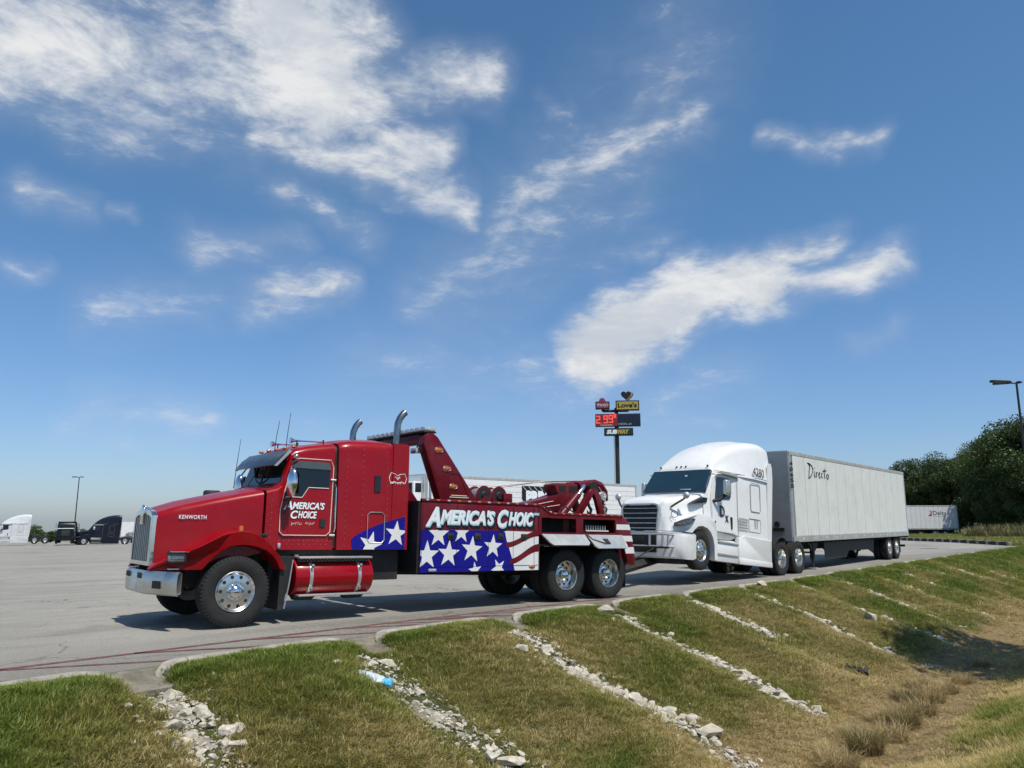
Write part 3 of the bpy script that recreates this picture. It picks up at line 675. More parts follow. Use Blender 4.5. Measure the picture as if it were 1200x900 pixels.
# ---------------------------------------------------------------- truck wheels (part: hub; sub-parts: tyre, rim, hand_holes, lug_nuts)
def wheel_meshes(style,rad=.53):
    k=rad/.53; W=.14; out={}
    def fin(b,name,mt,ang=32):
        o=b.build(name,mt,None,ang); me=o.data; bpy.data.objects.remove(o); out[name]=me
    b=B(); half=[(.296,-.105),(.305,-.118),(.335,-.132),(.385,-.143),(.44,-.145),(.485,-.138),(.512,-.124),(.526,-.108)]
    tread=[]
    for y0 in (-.100,-.056,-.012,.032,.076): tread+=[(.53,y0),(.53,y0+.030),(.517,y0+.032),(.517,y0+.042)]
    prof=half+tread+[(r,-h) for r,h in half[::-1]]; prof=[(r*k if r>.31 else r,h) for r,h in prof]+[half[0]]
    b.lathe(prof,n=56); 
    for j in range(56):   # shoulder lugs
        a=2*math.pi*(j+.5)/56; c,s=math.cos(a),math.sin(a); rr=.527*k
        for sg in (-1,1):
            if sg==1: continue
            p=[(rr+.004,-.128),(rr+.004,-.098),(rr-.03,-.098),(rr-.03,-.137)]
            vs=[]
            for da in (-.026,.026):
                cc,ss=math.cos(a+da),math.sin(a+da); vs.append([(q[0]*cc,q[1],q[0]*ss) for q in p])
            b.loft(vs)
    fin(b,'tyre','tyre')
    b=B(); h=B(); nuts=B(); hub=B()
    if style=='steer':
        b.lathe([(.30,-.100),(.306,-.128),(.298,-.136),(.288,-.128),(.276,-.108),(.262,-.098),(.225,-.103),(.165,-.112),(.135,-.112),(.135,.05),(.29,.08),(.30,.11)],n=56)
        hy,hr,ny=-.1055,.222,-.116
        hub.lathe([(.136,-.10),(.134,-.122),(.118,-.128),(.092,-.132),(.086,-.165),(.06,-.19),(.03,-.2),(0.001,-.2)],n=32)
    else:
        b.lathe([(.30,-.100),(.306,-.128),(.298,-.136),(.288,-.13),(.279,-.09),(.272,-.03),(.262,.022),(.235,.040),(.165,.036),(.14,.036),(.14,.08),(.30,.11)],n=56)
        hy,hr,ny=.033,.205,.03
        hub.lathe([(.142,.05),(.142,.02),(.105,.015),(.10,-.07),(.085,-.085),(.082,-.10),(.045,-.115),(.001,-.118)],n=28)
    for j in range(10):
        a=2*math.pi*(j+.25)/10; c=(hr*math.cos(a),0,hr*math.sin(a))
        h.lathe([(.001,hy-.004),(.026,hy-.004),(.029,hy+.004),(.029,hy+.03)],c,12)
        a+=math.pi/10; c=(.155*math.cos(a),0,.155*math.sin(a)) if style!='steer' else (.107*math.cos(a),0,.107*math.sin(a))
        nuts.lathe([(.001,ny-.045),(.011,ny-.043),(.016,ny-.03),(.018,ny+.012)],c,8)
    fin(b,'rim','rimm'); fin(h,'hand_holes','black'); fin(nuts,'lug_nuts','chrome'); fin(hub,'hub','chrome'); return out
WM={s:wheel_meshes(s) for s in ('steer','drive')}
def wheel(style,parent,loc,far=False,yaw=0.,full=True,spin=0.):
    w=link_mesh('wheel',WM[style]['hub'],parent,loc,(0,0,(math.pi if far else 0)+yaw))
    for nm in ('tyre','rim')+(('hand_holes','lug_nuts') if full else ()): link_mesh(nm,WM[style][nm],w,(0,0,0),(0,spin,0))
    return w

# ---------------------------------------------------------------- red heavy wrecker
TP=R(1.2); RANG=R(39.5)
fw=px_ground(273,735.8); rc=fw+Vector((-math.sin(RANG),math.cos(RANG),0))*1.22
tow=empty('tow_truck',(rc.x,rc.y,0),(0,TP,RANG))
tag(tow,"red heavy wrecker with stars and stripes body reading America's Choice, towing the white semi",'tow truck')
def mirror_y(o,parent=None):
    """a far-side copy of a part, geometry mirrored"""
    me=o.data.copy(); me.transform(Matrix.Scale(-1,4,(0,1,0))); me.flip_normals(); q=link_mesh(o.name.split('.')[0],me,parent or o.parent,(o.location.x,-o.location.y,o.location.z))
    for c in o.children: mirror_y(c,q)
    return q
def build_tow():
    t=tow
    for y,far in ((-1.08,False),(1.08,True)): wheel('steer',t,(0,y,.53),far,0.,spin=.2)
    for x,z in ((6.97,.621),(8.25,.638)):
        for y,far,full in ((-1.08,False,True),(-.74,False,False),(1.08,True,True),(.74,True,False)): wheel('drive',t,(x,y,z),far,0.,full,spin=x)
    # chassis
    b=B()
    for s in (-1,1): b.box(-1.0,9.1,s*.43-.04,s*.43+.04,.72,.98)
    for x in (-.6,.9,2.2,3.6,5.2,7.6,9.0): b.box(x-.06,x+.06,-.43,.43,.76,.94)
    b.build('chassis','chassis',t)
    for x,z in ((0,.53),(6.97,.621),(8.25,.638)):
        b=B(); b.tube([(x,-.95,z),(x,-.25,z-.02),(x,0,z-.03),(x,.25,z-.02),(x,.95,z)],[.07,.07,.2 if x>1 else .08,.07,.07],12); b.build('axle','chassis',t)
    b=B(); b.box(-.75,.55,-.5,.5,.55,1.25,.08); b.tube([(.3,0,.7),(3.,0,.75),(6.6,0,.65)],.09,10); b.box(.62,3.05,-.88,.88,.62,1.148); b.build('engine_and_underbody_fill','chassis',t)  # last box is a dark filler added to black out the gap under the cab
    # hood
    b=B(); b.loft([rrect_sec(x,zb,zt,hb,ht,r,cr) for x,zb,zt,hb,ht,r,cr in ((-1.06,.90,1.70,.545,.515,.10,.05),(-1.0,.90,1.735,.57,.55,.12,.06),(-.7,.92,1.84,.66,.635,.13,.06),(-.3,.95,1.94,.75,.72,.13,.06),(.1,1.0,2.035,.83,.80,.13,.06),(.47,1.1,2.11,.895,.87,.12,.06))])
    hood=b.build('hood','red',t,28)
    text('KENWORTH',-.77,-.38,1.615,1.678,-.752,'fwhite',hood,'badge',.012,spacing=1.12).rotation_euler=(0,0,0)
    # badge follows the hood's taper
    for o in hood.children:
        for v in o.data.vertices: v.co.y=-(.642+(v.co.x+.7)*.225)-.014+(v.co.y+.752)
    # grille
    b=B(); ol=[(-.53,.90),(.53,.90),(.515,1.66),(.40,1.73),(0,1.795),(-.40,1.73),(-.515,1.66)]; il=[(-.46,.965),(.46,.965),(.445,1.62),(.36,1.655),(0,1.70),(-.36,1.655),(-.445,1.62)]
    rings=[[(x,y,z) for y,z in pp] for x,pp in ((-1.05,ol),(-1.115,ol),(-1.125,[(y*.97,.9+(z-.9)*.985+.005) for y,z in ol]),(-1.125,il),(-1.06,il))]
    b.loft(rings,False); gr_=b.build('grille','chrome',t)
    b=B(); b.prism(il,'x',-1.075,-1.065); b.build('grille_backing','black',gr_)
    for k in range(9):
        y=-.40+k*.10; top=1.70-abs(y)*.16; b=B(); b.box(-1.115,-1.082,y-.010,y+.010,.96,top,.004,1); b.build('grille_bar','alu',gr_)
    b=B(); b.prism([(-.085,1.52),(.085,1.52),(.10,1.78),(0,1.83),(-.10,1.78)],'x',-1.155,-1.12,.012); b.build('emblem','chrome',gr_)
    # bumper
    b=B(); fp=[(-1.20,-.83),(-1.17,-1.0),(-.62,-1.15),(-.47,-1.165),(.47,-1.165),(.62,-1.15),(1.17,-1.0),(1.20,-.83)]
    fp=[(-1.21,-.87),(-1.10,-.93),(-.52,-1.155),(-.46,-1.165),(.46,-1.165),(.52,-1.155),(1.10,-.93),(1.21,-.87)]
    rings=[]
    for z,o in ((.505,.012),(.49,.03),(.52,0),(.66,-.008),(.80,0),(.835,.03),(.82,.06),(.52,.06)): rings.append([(x+o,y,z) for y,x in fp])
    rings.append(rings[0]); b.loft(rings,False); bp=b.build('bumper','brush',t,40)
    b=B(); b.box(-1.176,-1.168,-.16,.16,.545,.675); pl_=b.build('licence_plate','white',bp)
    for y in (-.33,.33):
        b=B(); b.box(-1.19,-1.16,y-.09,y+.09,.715,.80,.01); b.build('bumper_slot','black',bp)
    for s in (-1,1):
        b=B(); tx=Vector((.225,s*.58,0)).normalized()
        o=Vector((-1.045,s*.81,0))+Vector((-.93,s*.36*1,0))*.004
        p=[o+tx*a+Vector((0,0,z)) for a,z in ((-.085,.585),(.085,.585),(.085,.695),(-.085,.695))]
        nv=Vector((-.93,s*.36,0))
        b.loft([[tuple(q+nv*-.01) for q in p],[tuple(q+nv*.016) for q in p]]); b.build('fog_light','fblack',bp)
    # fenders
    out=[(-1.13,.86),(-1.06,.94),(-.93,1.04),(-.78,1.13),(-.6,1.21),(-.42,1.31),(-.28,1.39),(-.14,1.43),(.02,1.45),(.16,1.44),(.29,1.40),(.42,1.32),(.55,1.20),(.66,1.07),(.73,.95),(.77,.85)]
    inn=[(.685,.85),(.63,.96),(.55,1.06),(.44,1.14),(.31,1.19),(.16,1.22),(.01,1.225),(-.14,1.20),(-.27,1.13),(-.38,1.04),(-.47,.94),(-.54,.86)]
    def fender(s):
        b=B(); ys=(-1.215,-1.20,-1.16,-.95,-.55); rings=[]
        for j,y in enumerate(ys):
            off=(.018,.004,0,0,.0)[j]; ring=[]
            for k,(x,z) in enumerate(out):
                nz=-off; rise=.0 if j<3 else (.012 if j==3 else .025)
                yy=y
                if x<-.55: yy=min(y+.62*((-.55-x)/.58)**1.7,-.52)
                ring.append((x+.0,yy,z+nz+rise*(1 if -.9<x<.6 else .3)))
            for k,(x,z) in enumerate(inn): ring.append((x,y,z+off*.6))
            rings.append(ring)
        b.loft(rings); return b.build('fender','red',t,30)
    fe=fender(-1)
    b=B(); b.box(-.955,-.72,-1.085,-.80,.955,1.125,.03); hl=b.build('headlight_bezel','black',fe); hl.name='headlight'
    b=B(); b.box(-.965,-.755,-1.092,-.84,.975,1.08,.03); b.build('lens','headl',hl)
    b=B(); b.box(-.94,-.70,-1.095,-.80,1.118,1.135,.008); b.build('chrome_cap','chrome',hl)
    b=B(); b.lathe([(.001,1.525),(.03,1.52),(.035,1.5),(.035,1.43)],(.03,-1.14,0),12,'z'); b.build('marker_light','amber',fe)
    b=B(); b.box(-.99,-.85,-1.16,-1.0,.872,.888,.005); b.build('fender_trim','chrome',fe)
    mirror_y(fe,t)
    # wheel-well liner and mud flap behind the steer wheel
    for s in (-1,1):
        b=B(); b.prism([(.70,.22),(.78,.22),(.93,1.05),(.70,1.05)],'y',s*1.17,s*.62); fl=b.build('mud_flap','black',t)
        b=B(); b.tube([(.80,s*1.19,.24),(.86,s*1.19,.62),(.90,s*1.19,1.0)],.012,6); b.build('flap_edge','alu',fl)
        b=B(); b.box(-.6,.66,s*.42,s*.60,.62,1.2); b.build('wheel_well','black',t)
    # cab
    b=B(); b.loft([rrect_sec(x,1.15,zt,hb,ht,r,cr) for x,zt,hb,ht,r,cr in ((.50,2.115,.93,.90,.08,.05),(.66,2.16,.965,.935,.08,.045),(.74,2.22,.975,.93,.07,.03),(.90,2.76,.985,.86,.09,.03),(.97,2.83,.985,.86,.12,.04),(1.2,2.90,.985,.87,.14,.05),(1.68,2.985,.985,.885,.15,.05))])
    cab=b.build('cab','red',t,26)
    b=B(); b.loft([rrect_sec(x,1.18,zt,.95,.86,.14,.03) for x,zt in ((1.60,2.93),(1.80,2.98))]); b.build('cab_boot','black',t)
    # windshield in two flat panes, set 6 mm proud of the sloped frame
    def ws(x,z,y): return (x,y,z)
    for s in (-1,1):
        b=B(); q=[(.742,2.235,.03),(.752,2.25,.80),(.885,2.70,.735),(.892,2.735,.03)]; f=[(x-.014,s*y,z+.004) for x,z,y in q]; g=[(x+.03,s*y,z) for x,z,y in q]
        b.loft([g,f]); w_=b.build('windshield','glass',cab)
        b=B(); b.tube([(.722,s*.06,2.26),(.74,s*.2,2.30),(.80,s*.5,2.43)],.008,5); b.build('wiper','black',w_)
    b=B(); b.tube([(.725,0,2.24),(.88,0,2.74)],.013,6); b.build('windshield_divider','black',cab)
    # sun visor
    b=B(); rings=[]
    for y in (-.89,-.86,-.45,0,.45,.86,.89):
        bow=.05*(1-(y/.89)**2); rings.append([(.60-bow,y,2.515),(.585-bow,y,2.53),(.70-bow,y,2.69),(.84-bow*.3,y,2.80),(.86-bow*.3,y,2.79),(.715-bow,y,2.675)])
    b.loft(rings); vz=b.build('sun_visor','visor',t)
    for s in (-1,1):
        b=B(); b.prism([(.585,2.515),(.64,2.515),(.875,2.775),(.835,2.805)],'y',s*.892,s*.905); b.build('visor_end','alu',vz)
    # doors
    def door(s):
        y=s*.986; lean=lambda z:-(s)*(.10*(max(0,z-1.2))/1.7)
        def P(x,z,o=0.): return (x,y+lean(z)+s*o,z)
        b=B(); ol=[(.72,1.44),(.78,1.385),(1.55,1.385),(1.62,1.45),(1.655,2.55),(1.60,2.67),(1.02,2.665),(.90,2.60),(.76,2.0),(.72,1.8)]
        b.loft([[P(x,z,-.02) for x,z in ol],[P(x,z,.012) for x,z in ol]]); d=b.build('door','red',t)
        b=B(); b.tube([P(x,z,.014) for x,z in ol+[ol[0]]],.0085,6); b.build('door_trim','cream',d)
        win=[(.80,2.02),(1.09,2.02),(1.20,2.19),(1.58,2.19),(1.60,2.52),(1.56,2.61),(1.05,2.61),(.93,2.55)]
        b=B(); b.loft([[P(x,z,-.01) for x,z in win],[P(x,z,.017) for x,z in win]]); g=b.build('door_window','glass',d)
        b=B(); b.tube([P(x,z,.02) for x,z in ((.80,2.01),(1.09,2.01),(1.20,2.18),(1.57,2.18))],.008,5); b.build('window_sill','cream',g)
        b=B(); wg=[(.90,2.50),(1.60,2.50),(1.56,2.62),(1.03,2.62),(.93,2.57)]; b.loft([[P(x,z,.02) for x,z in wg],[P(x,z,.035) for x,z in wg]]); b.build('rain_guard',mat('grey_smoke_plastic',(.07,.085,.085),.3,0,.1,4,coat=.4),g)
        b=B(); b.loft([[P(x,z,.01) for x,z in ((1.42,1.53),(1.52,1.53),(1.53,1.66),(1.43,1.66))],[P(x,z,.03) for x,z in ((1.42,1.53),(1.52,1.53),(1.53,1.66),(1.43,1.66))]]); b.build('door_handle','black',d)
        for z in (1.39,2.33):
            b=B(); b.tube([P(1.60,z,.02),P(1.70,z,.02)],.02,6); b.build('hinge','alu',d)
        return d
    dn=door(-1); door(1)
    yl=-.986-.014+.10*(1.75-1.2)/1.7; 
    def dtxt(s_,x0,x1,z0,z1,mt,b_,dy=0.):
        o=text(s_,x0,x1,z0,z1,0,mt,dn,'lettering',b_,.25)
        for v in o.data.vertices: v.co.y+=-.986-.0135-dy+.10*max(0,v.co.z-1.2)/1.7
    for dy,mt,e in ((.0,'fblack',.012),(.004,'fwhite',0.)):
        k=.02+e*1.5
        dtxt('A',.77-e,.93+e,1.80-e,1.945+e,mt,.03,dy); dtxt("MERICA'S",.925-e,1.51+e,1.815-e,1.935+e,mt,.03,dy)
        dtxt('C',.90-e,1.03+e,1.655-e,1.79+e,mt,.03,dy); dtxt('HOICE',1.03-e,1.37+e,1.665-e,1.785+e,mt,.03,dy)
    b=B()
    def scribble(b,x0,x1,z,h,y,n,r=.004,seed=3):
        q=np.random.default_rng(seed); pts=[]
        for i in range(n): pts.append((x0+(x1-x0)*i/n+q.normal()*.006,y(z),z+h*math.sin(i*1.9+q.normal()*.5)*(1 if i%5 else 1.7)))
        b.tube(pts,r,4)
    yy=lambda z:-.986-.016+.10*max(0,z-1.2)/1.7
    scribble(b,.91,1.12,1.575,.022,yy,16,.005,3); scribble(b,1.17,1.34,1.58,.022,yy,13,.005,4); b.build('lettering','cream',dn)
    b=B()
    for k in range(12): b.lathe([(.001,-.992),(.004,-.992),(.006,-.985)],(.72+k*.085,0,1.30),6)
    for k in range(9): b.lathe([(.001,-.992),(.004,-.992),(.006,-.985)],(.76+k*.10,0,1.24),6)
    for k in range(8): b.lathe([(.001,-.975),(.004,-.975),(.006,-.965)],(.57,0,1.25+k*.1),6)
    b.build('rivets','alu',cab)
    b=B(); b.tube([(1.685,-.995,1.45),(1.685,-1.03,1.50),(1.685,-1.0,2.2),(1.685,-.955,2.25)],.012,6); b.build('grab_handle','chrome',cab)
    for s in (-1,1):
        b=B(); b.box(.39,.55,min(s*.90,s*.945),max(s*.90,s*.945),1.36,1.41,.01); b.build('hood_latch','black',cab)
    # cab skirt details
    b=B(); b.box(.70,.745,-1.02,-.97,1.175,1.26,.008); b.build('skirt_lamp','lens',t)
    # sleeper
    b=B(); b.loft([rrect_sec(x,1.15,zt,hb,ht,r,cr) for x,zt,hb,ht,r,cr in ((1.735,2.99,1.03,.93,.16,.04),(1.80,3.02,1.06,.96,.17,.05),(1.95,3.05,1.07,.98,.18,.06),(2.3,3.07,1.07,1.0,.18,.09),(2.66,3.075,1.07,1.02,.16,.10),(2.76,3.07,1.07,1.02,.14,.07),(2.80,3.03,1.06,1.0,.12,.04))])
    sl_=b.build('sleeper','red',t,28)
    for s in (-1,1):
        b=B(); P0=[(2.78,1.15),(3.115,1.15),(3.115,3.03),(3.08,3.06),(2.78,3.06)]; b.loft([[(x,s*(1.07-.045*(z-1.15)/1.9),z) for x,z in P0],[(x,s*(1.04-.045*(z-1.15)/1.9),z) for x,z in P0]]); b.build('side_extender','red',sl_)
    ysl=lambda z:-1.07+.06*max(0,z-1.2)/1.8-.004
    def spanel(name,pts,mt,th=.012,par=None,inset=.01):
        b=B(); b.loft([[(x,ysl(z)+inset,z) for x,z in pts],[(x,ysl(z)-th,z) for x,z in pts]]); return b.build(name,mt,par or sl_)
    spanel('sleeper_window',[(2.41,2.16),(2.53,2.16),(2.53,2.45),(2.41,2.45)],'glass')
    sw=[(2.01,1.155),(1.99,1.32),(2.05,1.38),(2.25,1.48),(2.48,1.575),(2.75,1.66),(3.06,1.735),(3.06,1.155)]
    spanel('blue_swoosh',sw,'blue',.003)
    b=B()
    for cx,cz,r_,ro in ((2.36,1.235,.24,.25),(2.88,1.43,.235,.08)):
        pts=[(cx+(r_ if k%2==0 else r_*.4)*math.sin(ro+k*math.pi/5),cz+(r_ if k%2==0 else r_*.4)*math.cos(ro+k*math.pi/5)) for k in range(10)]
        pts=clip_poly(pts,(2.0,3.06,1.157,3)); b.loft([[(x,ysl(z)+.002,z) for x,z in pts],[(x,ysl(z)-.007,z) for x,z in pts]])
    b.build('stars','white',sl_)
    b=B(); rr=[(2.33,1.27),(2.58,1.27),(2.63,1.32),(2.63,1.75),(2.58,1.80),(2.34,1.80),(2.29,1.75),(2.29,1.32),(2.33,1.27)]; b.tube([(x,ysl(z)-.008,z) for x,z in rr],.007,5); b.build('locker_door_seal','alu',sl_)
    b=B(); em=[(2.70,2.42),(2.74,2.52),(2.83,2.50),(2.88,2.47),(2.94,2.50),(3.03,2.51),(3.07,2.42),(3.03,2.33),(2.96,2.36),(2.88,2.34),(2.80,2.36),(2.73,2.33),(2.70,2.42)]; b.tube([(x,ysl(z)-.005,z) for x,z in em],.007,5)
    scribble(b,2.74,3.03,2.335,.02,lambda z:ysl(z)-.005,18,.006,8); scribble(b,2.83,2.94,2.43,.03,lambda z:ysl(z)-.005,9,.009,9); b.build('emblem','fwhite',sl_)
    b=B()
    for x in (1.86,2.18,2.68,3.04):
        for k in range(17):
            z=1.22+k*.105; b.lathe([(.001,ysl(z)-.004),(.004,ysl(z)-.004),(.006,ysl(z)+.002)],(x,0,z),6)
    b.build('rivets','alu',sl_)
    # fuel tanks with straps and steps
    def tank(s):
        b=B(); b.lathe([(.001,.965),(.24,.965),(.285,.975),(.30,1.0),(.30,2.36),(.285,2.385),(.24,2.395),(.001,2.395)],(0,s*.905,.715),40,'x'); k=b.build('fuel_tank','red',t,40)
        for x in (1.24,2.12):
            b=B(); b.lathe([(.3005,x-.03),(.307,x-.028),(.307,x+.028),(.3005,x+.03)],(0,s*.905,.715),40,'x'); st=b.build('tank_strap','alu',k)
            b=B(); b.box(x-.022,x+.022,s*1.205,s*1.235,.86,.93,.006); b.box(x-.022,x+.022,s*1.18,s*1.215,.50,.56,.006); b.build('strap_clamp','chrome',st)
        b=B(); b.box(1.0,2.34,min(s*1.215,s*.83),max(s*1.215,s*.83),1.012,1.045,.008); b.build('step_plate','alu',k)
        b=B(); b.prism([(1.0,.955),(2.3,.955),(2.3,1.012),(1.0,1.012)],'y',s*1.13,s*1.10); tr=b.build('step_skirt','black',k)
        b=B()
        for i in range(40):
            x=1.02+i*.032; b.lathe([(.001,s*1.132-.004),(.006,s*1.132-.004),(.008,s*1.132+.004)],(x,0,.992-(i%2)*.02),6)
        b.build('tread_studs','alu',tr)
        b=B(); b.box(1.02,2.36,min(s*1.23,s*.93),max(s*1.23,s*.93),.415,.445,.008); b.build('lower_step','alu',k)
        for x in (1.2,2.1):
            b=B(); b.prism([(x-.16,.35),(x+.1,.35),(x+.18,.416),(x-.2,.416)],'y',s*1.1,s*.9); b.build('step_bracket','chassis',k)
        b=B(); b.tube([(1.05,s*.95,1.05),(1.05,s*.95,1.075)],.05,14); b.build('filler_cap','chrome',k)
        return k
    tank(-1); tank(1)
    # exhaust stacks
    for s in (-1,1):
        x=2.925; y=s*.87; b=B(); b.tube([(x,y,1.2),(x,y,2.2),(x,y,2.25)],[.10,.10,.065],16); st=b.build('exhaust_muffler','alu',t)
        b=B(); b.tube([(x,y,2.2),(x,y,3.36),(x+.01,y,3.46),(x+.05,y,3.56),(x+.11,y,3.64),(x+.155,y,3.68)],[.065,.065,.065,.065,.066,.066],16,False); b.tube([(x+.02,y,3.46),(x+.05,y,3.55),(x+.11,y,3.63)],.05,12); b.build('exhaust_stack','stack',st)
    b=B(); b.box(3.06,3.10,-.72,.72,1.2,2.75); b.build('cab_guard','black',t)
    # mirrors
    for s in (-1,1):
        b=B(); b.ell((.80,s*1.19,2.235),(.085,.125,.245),18,12); m_=b.build('mirror','chrome',t)
        b=B(); b.tube([(.80,s*1.19,2.02),(.80,s*1.05,1.96),(.78,s*.95,1.95)],.016,6); b.tube([(.82,s*1.19,2.46),(.84,s*1.0,2.58),(.9,s*.92,2.6)],.014,6); b.tube([(.80,s*1.19,2.0),(.76,s*1.02,1.72)],.012,6); b.build('mirror_arm','black',m_)
        b=B(); b.box(.865,.878,s*1.19-.10,s*1.19+.10,2.04,2.44,.02); b.build('mirror_glass','glass',m_)
        b=B(); b.ell((.94,s*.94,2.69),(.05,.06,.05),12,8); b.build('spot_mirror','chrome',t)
    # far-side air cleaner beside the cowl
    b=B(); b.lathe([(.001,2.15),(.13,2.145),(.15,2.11),(.15,1.5),(.001,1.5)],(.25,1.02,0),24,'z'); b.build('air_cleaner','black',t)
    # roof lamps, horns and aerials
    for k,y in enumerate((-.72,-.36,0,.36,.72)):
        b=B(); b.ell((.985,y,2.872),(.05,.035,.026),12,8); b.build('clearance_light','amber',t)
    for y,x1 in ((-.52,1.62),(.30,1.5)):
        b=B(); b.tube([(.99,y,3.0),(1.03,y,3.0),(1.07,y,3.0),(1.2,y,3.005),(x1,y,3.02)],[.055,.045,.022,.014,.013],10); h_=b.build('air_horn','chrome',t)
        b=B(); b.tube([(1.12,y,2.9),(1.12,y,3.0)],.012,6); b.tube([(x1,y,2.9),(x1,y,3.06)],.016,6); b.build('horn_bracket','black',h_)
    for x,y,z0,z1,lx in ((1.02,-.3,2.86,3.52,.05),(1.0,.15,2.86,3.42,.06),(.62,.98,2.2,3.12,.06)):
        b=B(); b.tube([(x,y,z0),(x+lx*.4,y,z0+(z1-z0)*.5),(x+lx,y,z1)],[.008,.006,.004],5); b.build('aerial','black',t)
    # ------------------------------------------------ wrecker body
    Y=1.27
    b=B(); b.box(3.215,3.262,-Y+.02,Y-.02,.735,2.03); b.build('body_front_plate','dplate',t)
    b=B(); b.box(3.27,6.125,-Y,Y,.745,2.02,.025,2); bd=b.build('body','maroon',t)
    # rear half: deck, rear wall, pillars round the open lockers
    def wall(name,x0,x1,z0,z1,mt,par,y=-Y,th=.05):
        b=B(); b.box(x0,x1,y,y+th,z0,z1,.004,1); return b.build(name,mt,par)
    b=B(); b.prism([(6.126,1.25),(8.72,1.25),(8.72,1.85),(6.44,1.85),(6.126,2.02)],'y',-.85,.85); b.box(6.127,8.72,-Y+.05,-.86,1.80,1.853); b.box(6.127,8.72,.86,Y-.05,1.25,1.853); b.build('rear_deck','maroon',t)
    b=B(); b.prism([(6.126,1.45),(6.205,1.45),(6.205,1.80),(6.44,1.80),(6.44,1.858),(6.126,2.025)],'y',-Y,-Y+.05); b.box(7.19,7.40,-Y,-Y+.05,1.451,1.80); b.box(6.206,7.189,-Y,-Y+.05,1.452,1.50); b.box(7.401,8.41,-Y,-Y+.05,1.453,1.51)
    b.box(6.441,8.63,-Y-.001,-Y+.05,1.79,1.86); b.build('locker_frame','maroon',bd)
    for x0,x1 in ((6.20,7.19),(7.40,8.41)):
        b=B(); b.box(x0,x1,-Y+.40,-Y+.41,1.49,1.80); b.box(x0,x1,-Y+.045,-Y+.40,1.485,1.50); b.build('locker_interior','intr',bd)
    b=B(); b.box(7.55,8.25,-Y+.06,-Y+.34,1.535,1.56); b.build('locker_shelf','white',bd)
    for k in range(9):
        b=B(); b.tube([(7.58+k*.075,-Y+.1,1.57),(7.58+k*.075,-Y+.1,1.66)],.014,6); b.build('hand_tool','alu',bd)
    # tail panel behind the wheels
    b=B(); tp=[(8.41,1.45),(8.62,1.45),(8.70,1.20),(8.80,.86),(8.92,.80),(9.03,.80),(9.05,.95),(8.94,1.45),(8.86,1.70),(8.78,1.82),(8.66,1.862),(8.41,1.862)]; b.prism(tp,'y',-Y,-Y+.08,.012); tl=b.build('tail_panel','maroon',t); 
    for q in ([(8.44,1.58),(8.905,1.58),(8.86,1.70),(8.44,1.70)],[(8.66,1.325),(8.975,1.325),(8.94,1.45),(8.62,1.45)],[(8.74,1.06),(9.03,1.06),(9.0,1.2),(8.70,1.2)]):
        b=B(); b.prism(q,'y',-Y-.004,-Y+.01); b.build('white_stripe','white',tl)
    mirror_y(tl,t)
    b=B(); b.box(8.60,8.9,-1.18,1.18,.80,1.845,.02); b.build('tail_board','maroon',t)
    for s in (-1,1):
        b=B(); b.box(8.89,8.905,s*1.0-.14,s*1.0+.14,1.0,1.12,.01); b.build('tail_light','redlens',t)
        b=B(); b.box(8.78,8.80,min(s*1.2,s*.72),max(s*1.2,s*.72),.33,1.0); b.build('mud_flap','black',t)
    # wheel-arch liner
    b=B(); b.box(6.2,8.62,-Y+.06,-.86,1.22,1.25); b.box(6.14,6.18,-Y+.03,-.5,.75,1.25); b.build('wheel_arch','black',t)
    # graphics on the near side
    b=B(); b.prism([(3.275,.75),(5.50,.75),(5.44,.95),(5.36,1.15),(5.28,1.33),(5.24,1.48),(5.17,1.515),(3.275,1.515)],'y',-Y-.004,-Y+.01); b.build('blue_field','blue',bd)
    b=B(); b.prism([(5.50,.75),(6.12,.75),(6.12,1.50),(5.19,1.515),(5.24,1.48),(5.28,1.33),(5.36,1.15),(5.44,.95)],'y',-Y-.0045,-Y+.01); b.build('white_field','white',bd)
    def wave(x0,x1,z0,z1,h0,h1):
        n=8; lo=[];up=[]
        for i in range(n+1):
            f=i/n; x=x0+(x1-x0)*f; s_=f*f*(3-2*f); z=z0+(z1-z0)*s_; h=h0+(h1-h0)*f; lo.append((x,z-h/2)); up.append((x,z+h/2))
        b=B(); b.prism(lo+up[::-1],'y',-Y-.008,-Y); b.build('red_stripe','maroon',bd)
    wave(5.27,6.12,1.24,1.475,.10,.11); wave(5.37,6.12,.92,1.19,.10,.15)
    b=B()
    for cx,cz,r_,ro in ((3.42,1.055,.27,.0),(3.90,1.08,.255,.05),(4.43,1.155,.255,.08),(4.94,1.21,.235,.05),(3.66,1.43,.24,.02),(4.18,1.48,.22,.05)): star(b,cx,cz,r_,-Y-.004,ro,(3.28,5.3,.76,1.512))
    star(b,4.52,.77,.16,-Y-.004,-.15,(3.28,5.48,.755,1.5)); star(b,5.09,.80,.19,-Y-.004,-.5,(3.28,5.48,.755,1.5)); b.build('stars','white',bd)
    for x in (3.30,4.07,4.83,5.45,6.0):
        b=B(); b.box(x-.003,x+.003,-Y-.010,-Y,.79,1.98); b.build('door_joint','fblack',bd)
    b=B(); b.box(3.3,6.1,-Y-.0095,-Y,.842,.850); b.build('sill_joint','blue',bd)
    for x in (3.93,4.56,5.13,5.72):
        b=B(); b.box(x-.075,x+.075,-Y-.022,-Y,1.34,1.46,.012); l_=b.build('paddle_latch','alu' if x<0 else 'black',bd)
        b=B(); b.box(x-.045,x+.05,-Y-.03,-Y-.02,1.385,1.435,.006); b.build('latch_lever','chassis',l_)
    b=B(); b.box(3.46,3.63,-Y-.02,-Y,.765,.815,.015); b.build('side_lamp','lens',bd)
    b=B(); b.ell((5.95,-Y-.005,.82),(.09,.025,.035),14,8); b.build('side_marker','amber',bd)
